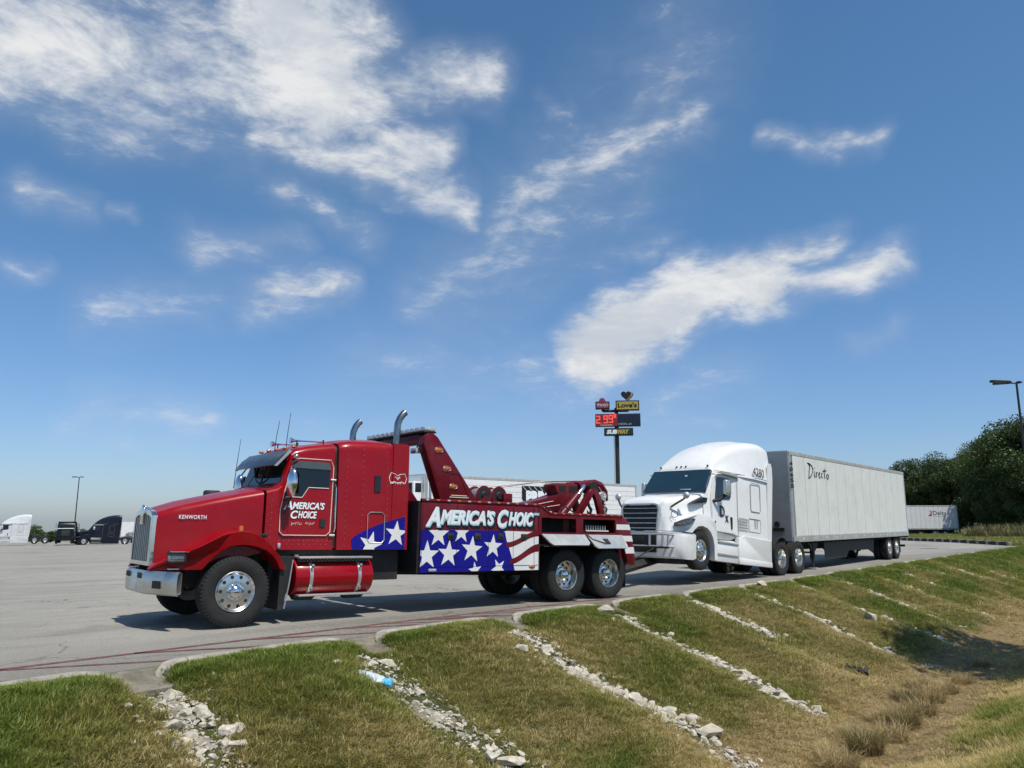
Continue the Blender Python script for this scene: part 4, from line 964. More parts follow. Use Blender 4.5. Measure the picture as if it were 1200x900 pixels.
    # lettering with black drop shadow
    def L(s_,x0,x1,z0,z1):
        for dy,mt,ex,ez,e in ((.010,'fblack',.03,-.035,.016),(.013,'fblack',0,0,.014),(.017,'fblue',0,0,.0),(.020,'fwhite',-.012,.012,-.010)):
            text(s_,x0-e+ex,x1+e+ex,z0-e+ez,z1+e+ez,-Y-dy+.004,mt,bd,'lettering',.065 if mt!='fwhite' else .035,.28)
    L('A',3.36,3.70,1.555,1.93); L("MERICA'S",3.68,4.98,1.60,1.895); L('C',5.03,5.32,1.555,1.925); L('HOIC',5.31,5.98,1.605,1.89)
    b=B(); b.box(5.985,6.12,-Y-.014,-Y,1.835,1.885); b.build('lettering','fblue',bd)
    # trim rail with marker lights, following the step in the deck
    pth=[(3.27,2.03),(6.13,2.03),(6.45,1.865),(8.64,1.865)]
    for s in (-1,1):
        b=B(); b.tube([(x,s*(Y-.02),z+.012) for x,z in pth],.035,8); rl=b.build('top_rail','maroon',t)
        for i in range(3):
            (x0,z0),(x1,z1)=pth[i],pth[i+1]
            if i==1: continue
            n=12 if i==0 else 9
            for k in range(n):
                f=(k+.5)/n; b=B(); b.box(x0+(x1-x0)*f-.035,x0+(x1-x0)*f+.035,s*(Y+.008)-.014,s*(Y+.008)+.014,z0+.005,z0+.038,.01); b.build('marker_light','amber' if k%2 or i else 'lens',rl)
    # fold-down locker doors
    for x0,x1,zt,zb in ((6.17,7.44,1.452,1.235),(7.46,8.62,1.452,1.17)):
        b=B(); q=[(x0+.03,zt,0),(x1,zt,0),(x1-.01,zb+.05,.17),(x1-.07,zb,.20),(x0+.2,zb,.20),(x0+.12,zb+.05,.17)]
        b.loft([[(x,-Y-y+.02,z) for x,z,y in q],[(x,-Y-y-.012,z+.012) for x,z,y in q]]); d_=b.build('locker_door','alu',t)
        cx=(x0+x1)/2-.05; b=B(); b.loft([[(cx+a,-Y-.06-k,1.38-c) for a,c,k in ((-.07,0,.0),(.07,0,0),(.10,.10,.085),(-.02,.10,.085))],[(cx+a,-Y-.085-k,1.385-c) for a,c,k in ((-.07,0,.0),(.07,0,0),(.10,.10,.085),(-.02,.10,.085))]]); b.build('door_latch','black',d_)
    b=B(); b.tube([(7.5,-Y-.03,1.46),(7.6,-Y-.09,1.37),(7.95,-Y-.17,1.28)],.01,5); b.build('door_cable','black',t)
    # mast (pylon) of two raked legs and a cross beam
    for s in (-1,1):
        b=B(); b.prism([(3.34,3.08),(3.37,3.25),(3.43,3.305),(3.56,3.305),(3.66,3.24),(4.70,2.0),(3.78,2.0)],'y',s*1.16,s*.93,.025); lg=b.build('mast_leg','maroon',t)
        for x,z in ((3.66,3.0),(3.86,2.66),(4.02,2.33)):
            b=B(); b.ell((x+.02,s*1.165,z),(.085,.014,.04),16,8); l_=b.build('oval_marker','amber',lg)
            b=B(); b.tube([(x+.02+.095*math.cos(a),s*1.168,z+.05*math.sin(a)) for a in np.linspace(0,6.28,17)],.008,4); b.build('marker_ring','chrome',l_)
        b=B(); b.tube([(3.95,s*1.168,2.10),(3.93,s*1.168,2.58),(4.16,s*1.168,2.58),(4.38,s*1.168,2.20),(4.36,s*1.168,2.10)],.005,4); b.build('panel_line','red',lg)
        b=B(); b.box(3.95,4.4,s*1.168-.001,s*1.168+.001,2.12,2.135); b.box(3.99,4.36,s*1.168-.001,s*1.168+.001,2.155,2.17); b.build('warning_text','cream',lg)
    b=B(); b.prism([(3.345,3.10),(3.38,3.29),(3.55,3.29),(3.6,3.12)],'y',-.935,.935,.02); b.build('mast_beam','maroon',t)
    b=B(); b.box(3.30,3.42,-.95,-.75,2.93,3.03,.01); b.tube([(3.38,-.85,3.0),(3.40,-.85,3.12)],.02,6); b.build('work_light','lens',t)
    b=B(); b.box(3.36,3.64,-1.12,1.12,3.315,3.345,.01); lb=b.build('light_bar','black',t)
    for k in range(12):
        y=-1.03+k*.187; b=B(); b.box(3.37,3.63,y-.085,y+.085,3.346,3.43,.02); b.build('light_module','lens',lb)
    for y in (-.8,.8):
        b=B(); b.box(3.45,3.55,y-.04,y+.04,3.28,3.36); b.build('bar_foot','black',lb)
    # winches
    for x,z in ((5.42,2.24),(5.82,2.24)):
        b=B(); b.lathe([(.001,-.34),(.20,-.34),(.205,-.33),(.20,-.315),(.11,-.31),(.11,-.02),(.2,-.015),(.205,0),(.2,.015),(.11,.02),(.11,.31),(.2,.315),(.2,.34),(.001,.34)],(x,0,z),28); w_=b.build('winch_drum','maroon',t)
        b=B(); b.lathe([(.112,-.305),(.15,-.30),(.155,-.16),(.15,-.03),(.112,-.025)],(x,0,z),24); b.build('wire_rope','alu',w_)
        b=B(); b.lathe([(.001,-.37),(.07,-.37),(.09,-.345),(.16,-.342)],(x,0,z),20); b.build('drum_hub','black',w_)
    b=B(); b.box(5.15,6.05,-.45,.45,2.02,2.10,.01); b.prism([(5.2,2.1),(5.5,2.1),(5.42,2.22)],'y',-.42,-.38); b.box(5.86,6.1,-.44,-.36,2.1,2.3,.01); b.build('winch_bed','maroon',t)
    # boom
    b=B(); b.prism([(4.5,2.02),(7.6,1.98),(8.1,2.12),(8.4,2.36),(8.50,2.60),(8.42,2.635),(7.62,2.615),(7.54,2.57),(7.68,2.36),(7.3,2.26),(6.7,2.13),(6.0,2.06),(4.5,2.04)],'y',-.20,.20,.02); bm_=b.build('boom','maroon',t)
    for x0,x1 in ((7.68,7.90),(8.0,8.26)):
        b=B(); b.prism([(x0,2.41),(x1,2.43),(x1,2.57),(x0,2.56)],'y',-.204,-.18); b.build('lightening_hole','intr',bm_)
    b=B(); b.tube([(6.9,-.203,2.09),(7.5,-.203,2.20)],.008,5); b.tube([(7.1,-.203,2.03),(7.7,-.203,2.12)],.008,5); b.build('boom_rib','cream',bm_)
    for s in (-1,1):
        b=B(); b.tube([(7.50,s*.47,1.88),(8.02,s*.47,2.36)],.085,14); c_=b.build('lift_cylinder','maroon',t)
        b=B(); b.tube([(8.0,s*.47,2.34),(8.17,s*.47,2.50),(8.26,s*.42,2.58)],.045,12); b.build('cylinder_rod','chrome',c_)
        b=B(); b.prism([(7.95,1.86),(8.16,1.86),(8.50,2.30),(8.58,2.44),(8.66,2.30),(8.78,1.86),(9.0,1.86),(8.76,2.44),(8.68,2.52),(8.5,2.52),(8.42,2.44)],'y',s*.44,s*.34,.012); b.build('a_frame_leg','maroon',t)
    b=B(); b.tube([(8.3,-.16,2.55),(8.6,-.16,2.62),(8.86,-.16,2.66),(9.05,-.16,2.62),(9.2,-.16,2.48),(9.27,-.16,2.27)],[.13,.12,.11,.11,.10,.06],10); hd=b.build('boom_head','maroon',t)
    b=B(); b.tube([(8.3,.16,2.55),(8.6,.16,2.62),(8.86,.16,2.66),(9.05,.16,2.62),(9.2,.16,2.48),(9.27,.16,2.27)],[.13,.12,.11,.11,.10,.06],10); b.build('boom_head','maroon',t)
    b=B(); b.lathe([(.001,-.36),(.13,-.36),(.14,-.3),(.10,-.28),(.14,-.25),(.14,-.05),(.001,-.05)],(8.66,0,2.56),20); b.build('sheave','black',hd)
    for y,x in ((-.30,9.0),(.25,9.05)):
        b=B(); b.lathe([(.001,-.05),(.10,-.05),(.11,-.03),(.09,0),(.11,.03),(.10,.05),(.001,.05)],(x,y,2.37),18); b.tube([(x,y,2.46),(x-.12,y,2.58)],.015,6); k_=b.build('snatch_block','alu',t)
        b=B(); b.tube([(x+.02,y,2.28),(x+.05,y,2.15),(x+.13,y,2.06),(x+.10,y,1.97),(x+.02,y,1.97),(x,y,2.04)],[.03,.035,.04,.035,.03,.015],8); b.build('tow_hook','black',k_)
    for y,x in ((-.12,5.42),(.14,5.82)):
        b=B(); b.tube([(x,y,2.40),(7.5,y,2.66),(8.55,y,2.72),(9.0,y,2.62)],.012,5); b.build('winch_cable','alu',t)
    for k,(x0,y0) in enumerate(((6.35,-.75),(6.6,-.62),(7.05,-.8))):
        b=B(); b.tube([(x0,y0,1.86),(x0+.1,y0-.05,2.02),(x0+.35,y0+.08,2.06),(x0+.55,y0,1.93),(x0+.7,y0+.02,1.86)],.018,6); b.build('hydraulic_hose','black',t)
    for k in range(14):
        b=B(); a=k*.9; b.tube([(8.96+.018*math.cos(q),-.42+.03*math.sin(q)*(k%2),2.38-k*.036+.024*math.sin(q)) for q in np.linspace(0,6.28,9)],.007,4); b.build('chain_link','alu',t)
    return bd
build_tow()
# ---------------------------------------------------------------- white highway tractor (front lifted by the wrecker)
ZW=-.13; w1=px_ground(918,674.5,ZW)
def build_tractor(detail=True,name='semi_tractor',droop=-.11):
    t=empty(name,(0,0,0)); p='wpaint'; parts={}
    wheel('steer',t,(-5.14,-1.08,.53+droop),False,0,detail,.4); wheel('steer',t,(-5.14,1.08,.53+droop),True,0,detail)
    for x in (0,1.30):
        for y,far in ((-1.09,False),(-.75,False),(1.09,True),(.75,True)): wheel('drive',t,(x,y,.53),far,0,detail and abs(y)>1,x)
    b=B()
    for s in (-1,1): b.box(-5.9,2.0,s*.43-.04,s*.43+.04,.62,.88)
    for x in (-5.6,-4,-2,-.6,.65,1.9): b.box(x-.06,x+.06,-.43,.43,.66,.84)
    b.build('chassis','chassis',t)
    for x in (0,1.3):
        b=B(); b.tube([(x,-.95,.53),(x,-.2,.52),(x,0,.52),(x,.2,.52),(x,.95,.53)],[.07,.07,.2,.07,.07],12); b.build('axle','chassis',t)
    b=B(); b.tube([(-5.14,-.95,.53+droop),(-5.14,0,.46+droop),(-5.14,.95,.53+droop)],.06,8); b.build('front_axle','chassis',t)
    b=B(); b.box(-5.9,-4.2,-.45,.45,.45,1.2,.06); b.box(-4.3,-.9,-1.05,1.05,.35,.98); b.build('engine_block','chassis',t)
    b=B(); b.lathe([(.001,.98),(.45,.98),(.48,1.0),(.45,1.06),(.001,1.08)],(.65,0,0),24,'z'); b.build('fifth_wheel','chassis',t)
    # quarter fenders over the drive wheels
    for s in (-1,1):
        b=B(); rings=[]
        for a in np.linspace(R(165),R(60),9): rings.append([(.0+(.60+o)*math.cos(a),y,.53+(.60+o)*math.sin(a)) for y,o in ((s*1.25,0),(s*1.25,.012),(s*.62,.012),(s*.62,0))])
        b.loft(rings); b.build('quarter_fender','chassis',t)
    # hood
    H=((-6.27,.86,1.58,.72,.62,.10,.04),(-6.18,.84,1.70,.86,.72,.14,.05),(-5.9,.84,1.80,.98,.80,.20,.06),(-5.5,.90,1.88,1.03,.86,.22,.06),(-5.0,1.02,1.95,1.05,.92,.22,.06),(-4.66,1.05,2.01,1.07,.98,.20,.05))
    b=B(); b.loft([rrect_sec(*h) for h in H]); hood=b.build('hood',p,t,35)
    # front fenders swelling out over the wheels
    def fend(s):
        out=[(-6.16,.86),(-6.12,1.05),(-5.95,1.20),(-5.7,1.31),(-5.4,1.40),(-5.1,1.43),(-4.8,1.41),(-4.5,1.33),(-4.36,1.20),(-4.30,.95),(-4.30,.20)]
        inn=[(-4.44,.20),(-4.46,.60),(-4.53,.80),(-4.66,.95),(-4.85,1.05),(-5.12,1.09),(-5.36,1.06),(-5.53,.96),(-5.62,.86)]
        b=B(); rings=[]
        for y,o in ((1.255,.03),(1.25,.012),(1.22,0),(1.05,-.03),(.80,-.10)):
            ring=[]
            for x,z in out+inn:
                yy=y-(.42*max(0,(-5.45-x)/.75)**1.7 if x<-5.45 else 0); ring.append((x,s*max(yy,.55),z-(o if (x,z) in out and z>.5 else 0)))
            rings.append(ring)
        b.loft(rings); f=b.build('front_fender',p,t,35)
        hl=[(-6.13,1.02,.98),(-5.98,1.02,1.10),(-5.72,1.08,1.19),(-5.50,1.20,1.21),(-5.46,1.26,1.215),(-5.62,1.25,1.18),(-5.9,1.19,1.08),(-6.1,1.10,.97)]
        b=B(); b.loft([[(x+.03,s*(y-.05),z) for x,z,y in hl],[(x-.02,s*(y+.025),z) for x,z,y in hl]]); h_=b.build('headlight','black',f)
        b=B(); hs=[(-6.09,1.04,1.01),(-5.98,1.04,1.085),(-5.74,1.095,1.17),(-5.55,1.18,1.20),(-5.64,1.225,1.18),(-5.9,1.165,1.075),(-6.06,1.09,1.0)]
        b.loft([[(x,s*(y-.02),z) for x,z,y in hs],[(x-.025,s*(y+.03),z) for x,z,y in hs]]); b.build('lens','headl',h_)
        return f
    for s in (-1,1): fend(s)
    b=B(); b.tube([q for q in rrect_sec(-4.672,1.05,2.02,1.075,.985,.17,.045)],.011,5); b.build('hood_gap','fblack',hood)
    b=B()
    for s in (-1,1): b.tube([(-6.13,s*.93,1.0),(-5.9,s*1.0,1.22),(-5.5,s*1.045,1.40),(-5.0,s*1.06,1.46),(-4.68,s*1.07,1.42)],.007,5)
    b.build('fender_joint','seam',hood)
    # grille
    b=B(); ol=[(-.58,.82),(.58,.82),(.635,1.45),(.60,1.565),(.48,1.60),(-.48,1.60),(-.60,1.565),(-.635,1.45)]; il=[(y*.90,.86+(z-.82)*.90) for y,z in ol]
    b.loft([[(x,y,z) for y,z in q] for x,q in ((-6.2,ol),(-6.335,ol),(-6.355,[(y*.97,z) for y,z in ol]),(-6.35,il),(-6.285,il))],False); g=b.build('grille','alu',t)
    b=B(); b.prism([(y*.99,z) for y,z in il],'x',-6.296,-6.285); b.build('grille_backing','fblack',g)
    for k in range(5):
        z=.93+k*.135; b=B(); b.box(-6.335,-6.30,-.545,.545,z-.010,z+.010,.004,1); b.build('grille_bar','alu',g)
    b=B(); b.box(-6.375,-6.345,-.34,.34,1.545,1.58,.008); b.build('nameplate','alu',g)
    # bumper and bolt-on guard
    fp=[(-1.24,-5.60),(-1.235,-5.85),(-1.18,-6.10),(-1.02,-6.27),(-.7,-6.33),(0,-6.36),(.7,-6.33),(1.02,-6.27),(1.18,-6.10),(1.235,-5.85),(1.24,-5.60)]
    rings=[]
    for z,o in ((.14,.10),(.18,.03),(.45,0),(.70,0),(.82,.02),(.845,.06),(.80,.14),(.2,.16)): rings.append([(x+o,y*(1-.02*(z<.2)),z) for y,x in fp])
    rings.append(rings[0]); b=B(); b.loft(rings,False); bp=b.build('bumper',p,t,40)
    b=B(); b.tube([(x+.012,y*1.004,.852) for y,x in fp],.012,5); b.build('bumper_joint','fblack',bp)
    b=B(); b.box(-6.375,-6.30,-.55,.55,.28,.78,.02); b.build('bumper_opening','fblack',bp)
    b=B(); b.box(-6.40,-6.37,-.16,.16,.52,.70,.01); b.build('licence_plate','black',bp)
    b=B(); b.box(-6.0,-5.4,-1.0,1.0,.02,.18); b.build('under_tray','chassis',bp)
    b=B(); 
    for z in (.76,.44): b.tube([(-6.26,-1.04,z),(-6.40,-.98,z),(-6.46,-.8,z),(-6.47,.8,z),(-6.40,.98,z),(-6.26,1.04,z)],.028,8)
    gd=b.build('bumper_guard','alu',t)
    for y in (-.95,-.82,-.42,.42,.82,.95):
        x=-6.41 if abs(y)>.9 else -6.47; b=B(); b.box(x-.025,x+.025,y-.022,y+.022,.44,.76); b.build('guard_post','alu',gd)
    b=B(); b.box(-6.50,-6.43,-1.0,1.0,.385,.43); b.build('guard_step','chassis',gd)
    # cab and sleeper in one shell
    C=((-4.68,1.05,2.03,1.09,1.00,.10,.03),(-4.60,1.03,2.12,1.11,1.01,.10,.04),(-4.12,1.02,2.78,1.13,.98,.13,.05),(-3.95,1.02,2.86,1.14,1.00,.15,.06),(-3.2,1.0,2.92,1.16,1.06,.15,.06),(-2.8,.98,2.94,1.20,1.13,.12,.05),(-.95,.97,2.95,1.215,1.17,.10,.04))
    b=B(); b.loft([rrect_sec(*c) for c in C]); cab=b.build('cab',p,t,30)
    # raised roof fairing
    Fz=((-4.10,2.70,2.80,1.00,.93,.04,.05),(-4.0,2.70,2.92,1.02,.94,.10,.06),(-3.8,2.72,3.12,1.05,.92,.18,.08),(-3.5,2.74,3.36,1.08,.92,.26,.09),(-3.0,2.76,3.64,1.13,.94,.32,.09),(-2.4,2.78,3.86,1.18,.98,.34,.09),(-1.8,2.80,4.00,1.20,1.02,.34,.08),(-1.3,2.80,4.06,1.21,1.05,.32,.06),(-1.0,2.80,4.06,1.215,1.07,.28,.05),(-.76,2.80,4.03,1.21,1.07,.26,.04),(-.61,2.82,3.98,1.205,1.07,.25,.03))
    b=B(); b.loft([rrect_sec(*f) for f in Fz]); rf=b.build('roof_fairing',p,t,40)
    b=B()
    for s in (-1,1): b.prism([(-.99,.97),(-.74,.97),(-.60,2.9),(-.62,3.3),(-.70,3.45),(-.90,3.4),(-.96,3.0)],'y',s*1.225,s*1.19)
    b.build('side_extender',p,t)
    b=B(); b.box(-.90,-.85,-1.05,1.05,1.0,3.3); b.build('cab_rear_wall','chassis',t)
    for y in (-.80,-.08,.08,.24,.80) if detail else ():
        b=B(); b.ell((-4.035,y,2.945),(.055,.025,.03),10,6); b.build('clearance_light','black',rf)
    # windscreen: curved glass with dark border
    def wsr(o,k,n=9):
        ro=[]
        for z,x,h in ((2.09,-4.63,1.03),(2.40,-4.40,1.01),(2.78,-4.12,.965)):
            ro.append([(x-o+.035*(abs(f)**3),f*h*k,z+(o*.5)) for f in np.linspace(-1,1,n)])
        return ro
    b=B(); F_=wsr(.065,1.); V=[[b.bm.verts.new(q) for q in r] for r in F_]; G_=wsr(-.03,1.); U=[[b.bm.verts.new(q) for q in r] for r in G_]
    for a in range(2):
        for c in range(8): b.bm.faces.new([V[a][c],V[a][c+1],V[a+1][c+1],V[a+1][c]]); b.bm.faces.new([U[a][c],U[a+1][c],U[a+1][c+1],U[a][c+1]])
    for c in range(8): b.bm.faces.new([V[0][c],U[0][c],U[0][c+1],V[0][c+1]]); b.bm.faces.new([V[2][c],V[2][c+1],U[2][c+1],U[2][c]])
    for a in range(2): b.bm.faces.new([V[a][0],V[a+1][0],U[a+1][0],U[a][0]]); b.bm.faces.new([V[a][8],U[a][8],U[a+1][8],V[a+1][8]])
    w_=b.build('windscreen',mat('windscreen_tint',(.010,.028,.036),.05,0,.15,2,coat=1.,spec=.8),cab,40)
    if detail:
        b=B(); b.box(-4.655,-4.64,-.60,-.25,2.13,2.19); b.box(-4.34,-4.33,-.30,-.22,2.56,2.64); b.build('dash_papers','fwhite',w_)
    # door, window, mirrors
    yd=lambda x,z:1.145+.05*(x+3.9)*.6-.11*max(0,z-1.6)/1.2
    for s in (-1,1):
        P=lambda x,z,o:(x,s*(yd(x,z)+o),z)
        ol=[(-4.20,1.03),(-3.04,1.03),(-3.02,2.55),(-3.12,2.72),(-3.95,2.70),(-4.10,2.60),(-4.34,1.95),(-4.36,1.4)]
        b=B(); b.loft([[P(x,z,-.05) for x,z in ol],[P(x,z,.012) for x,z in ol]]); d=b.build('door',p,t)
        wn=[(-4.18,1.90),(-3.85,1.96),(-3.32,2.02),(-3.25,2.10),(-3.24,2.58),(-3.32,2.64),(-3.92,2.62),(-4.02,2.54)]
        b=B(); b.loft([[P(x,z,.0) for x,z in wn],[P(x,z,.018) for x,z in wn]]); b.build('door_window','glass',d)
        b=B(); b.loft([[P(x,z,.0) for x,z in ((-3.33,1.14),(-3.26,1.14),(-3.26,1.48),(-3.34,1.50))],[P(x,z,.03) for x,z in ((-3.33,1.14),(-3.26,1.14),(-3.26,1.48),(-3.34,1.50))]]); b.build('door_handle','black',d)
        b=B(); b.box(-4.12,-3.86,s*1.40-.07,s*1.40+.07,2.07,2.50,.05,3); m_=b.build('mirror','alu',t)
        b=B(); b.tube([(-4.0,s*1.38,2.10),(-4.12,s*1.25,1.92),(-4.3,s*1.08,1.86)],.05,8); b.build('mirror_arm','black',m_)
        b=B(); b.box(-3.875,-3.85,s*1.40-.06,s*1.40+.06,2.09,2.48,.01); b.build('mirror_glass','glass',m_)
        b=B(); b.tube([(-6.05,s*.80,1.52),(-5.98,s*.92,1.62),(-5.86,s*1.06,1.74),(-5.80,s*1.12,1.82)],.028,8); b.build('hood_mirror_arm','black',t)
        b=B(); b.ell((-5.80,s*1.13,1.86),(.07,.10,.10),14,9); b.build('hood_mirror','alu',t)
        b=B(); b.prism([(-5.35,1.68),(-4.55,1.80),(-4.50,1.93),(-4.72,1.93)],'y',s*1.06,s*.9); b.build('cowl_vent','fblack',t)
        b=B(); vv=[(-4.10,2.72),(-3.9,2.80),(-2.95,2.80),(-2.80,2.72),(-3.2,2.73)]; b.loft([[(x,s*1.10,z) for x,z in vv],[(x,s*1.185,z-.01) for x,z in vv]]); b.build('drip_rail','tgrey',t)
        # side fairings
        b=B(); b.prism([(-4.29,.18),(-2.99,.17),(-2.99,.72),(-3.3,.80),(-4.29,.76)],'y',s*1.235,s*1.05,.015); st=b.build('step_fairing',p,t)
        for z in (.36,.70):
            b=B(); b.prism([(-4.25,z),(-3.02,z-.01),(-3.02,z+.035),(-4.25,z+.06)],'y',s*1.262,s*1.15,.008); b.build('step',('tgrey'),st)
        b=B(); b.prism([(-2.975,.16),(-.78,.15),(-.78,.975),(-2.6,.99),(-2.975,.95)],'y',s*1.245,s*1.10,.015); fa=b.build('chassis_fairing',p,t)
        b=B(); b.prism([(-2.97,.16),(-.785,.15),(-.785,.30),(-2.97,.34)],'y',s*1.262,s*1.19,.01); b.build('fairing_lip',p,fa)
        b=B(); b.prism([(-4.29,.79),(-3.3,.82),(-2.7,1.0),(-4.29,1.03)],'y',s*1.14,s*1.0); b.build('step_shadow_gap','tgrey',st)
        # sleeper vent door and luggage door outlines
        yl=s*1.218
        b=B(); rr=[(-2.05,1.79),(-1.50,1.79),(-1.44,1.85),(-1.44,2.60),(-1.50,2.66),(-2.02,2.66),(-2.08,2.60),(-2.08,1.85),(-2.05,1.79)]; b.tube([(x,s*(1.205-.028*max(0,z-1)/1.9+.004),z) for x,z in rr],.010,5); b.build('bunk_window_trim','seam',cab)
        b=B(); rr=[(-2.2,1.16),(-1.5,1.16),(-1.46,1.2),(-1.46,1.52),(-1.5,1.56),(-2.2,1.56),(-2.24,1.52),(-2.24,1.2),(-2.2,1.16)]; b.tube([(x,s*(1.205-.028*max(0,z-1)/1.9+.004),z) for x,z in rr],.008,5); b.build('luggage_door_trim','seam',cab)
    b=B(); b.tube([(-4.05,-1.005,2.80),(-3.0,-1.135,2.835),(-.98,-1.212,2.86)],.008,5); b.build('roof_joint','seam',cab)
    b=B(); b.tube([(-2.92,-1.20,1.0),(-2.90,-1.15,2.8)],.008,5); b.build('sleeper_joint','seam',cab)
    if detail:
        ct=[hood]
        b=B(); c=(-6.045,-.80,1.40); b.lathe([(.085,-.004),(.10,-.004),(.10,.006),(.085,.006)],(0,0,0),20,'y'); rg=b.build('unit_roundel','fblack',hood); rg.location=(-6.06,-.925,1.33); rg.rotation_euler=(0,0,R(-40))
        yt=lambda x,z:-(1.205-.028*max(0,z-1)/1.9)-.004
        def tx(s_,x0,x1,z0,z1,par,bold=.0,sh=0.,yf=yt):
            o=text(s_,x0,x1,z0,z1,0,'fblack',par,'lettering',bold,sh)
            for v in o.data.vertices: v.co.y+=yf(v.co.x,v.co.z)
        tx('4280',-1.98,-1.22,2.90,3.17,rf,.0,0.,lambda x,z:-1.232-.0*(z))

        tx('D',-3.93,-3.68,1.46,1.78,cab,.012,.0,lambda x,z:-yd(x,z)-.013); tx('x',-3.66,-3.46,1.32,1.53,cab,.012,.0,lambda x,z:-yd(x,z)-.013)
        b=B(); b.lathe([(.001,-.004),(.035,-.004),(.045,0)],(0,0,0),14); q=b.build('lock','black',cab); q.location=(-4.2,-1.145,1.28)

        q=np.random.default_rng(5); b=B()
        for r_ in range(5):
            x=-2.88
            while x<-2.32:
                w=q.uniform(.02,.05); b.box(x,x+w,yt(x,1.4)-.003,yt(x,1.4)+.004,1.50-r_*.085-.025,1.50-r_*.085+.022); x+=w+q.uniform(.015,.03)
        for r_ in range(6):
            for x in (-1.86,-1.72):
                w=q.uniform(.06,.11); b.box(x,x+w,yt(x,1.4)-.003,yt(x,1.4)+.004,1.56-r_*.055-.017,1.56-r_*.055+.017)
        b.build('fine_print','tgrey',cab)
    return t
RANG2=R(47.); PT2=R(5.)
nrm=Vector((-math.sin(RANG2),math.cos(RANG2),0)); wc=w1+nrm*1.23
def place_tractor(t,x,y,z,ang,pitch=0.,pivot=(.65,.5)):
    # rotate about the tandem so that the nose lifts
    rot=Matrix.Rotation(ang,4,'Z')@Matrix.Translation((pivot[0],0,pivot[1]))@Matrix.Rotation(pitch,4,'Y')@Matrix.Translation((-pivot[0],0,-pivot[1]))
    t.matrix_world=Matrix.Translation((x,y,z))@rot
trac=build_tractor(); place_tractor(trac,wc.x,wc.y,ZW,RANG2,PT2)
for o in trac.children:   # the drive wheels stay on the road
    if o.name.startswith('wheel') and o.location.x>-1: o.location.z+=(o.location.x-.65)*math.tan(PT2)
tag(trac,'white high-roof semi tractor with its nose lifted behind the wrecker, unit 4280','semi truck')
# under-lift arm of the wrecker reaching under the tractor's front axle
def underlift():
    bpy.context.view_layer.update()
    inv=tow.matrix_world.inverted(); A=Vector((7.6,0,.62)); Bq=inv@(trac.matrix_world@Vector((-5.35,0,.14))); Cq=inv@(trac.matrix_world@Vector((-5.2,0,.16)))
    b=B(); b.tube([tuple(A),(9.2,0,.50),tuple(Bq)],[.16,.15,.11],4); u=b.build('underlift_arm','chassis',tow)
    L_=inv@(trac.matrix_world@Vector((-5.25,-.95,.17))); R_=inv@(trac.matrix_world@Vector((-5.25,.95,.17)))
    b=B(); b.tube([tuple(L_),tuple(R_)],.09,8); b.build('lift_crossbar','maroon',u)
    b=B(); b.box(8.6,9.3,-.35,.35,.45,1.2,.03); b.build('underlift_tower','chassis',tow)
    for s in (-1,1):
        p0=Vector((8.9,s*.4,1.0)); p1=inv@(trac.matrix_world@Vector((-5.9,s*.45,.55))); mid=(p0+p1)/2-Vector((0,0,.25))
        b=B(); b.tube([tuple(p0),tuple(mid),tuple(p1)],.016,6); b.build('safety_chain','chassis',tow)
underlift()

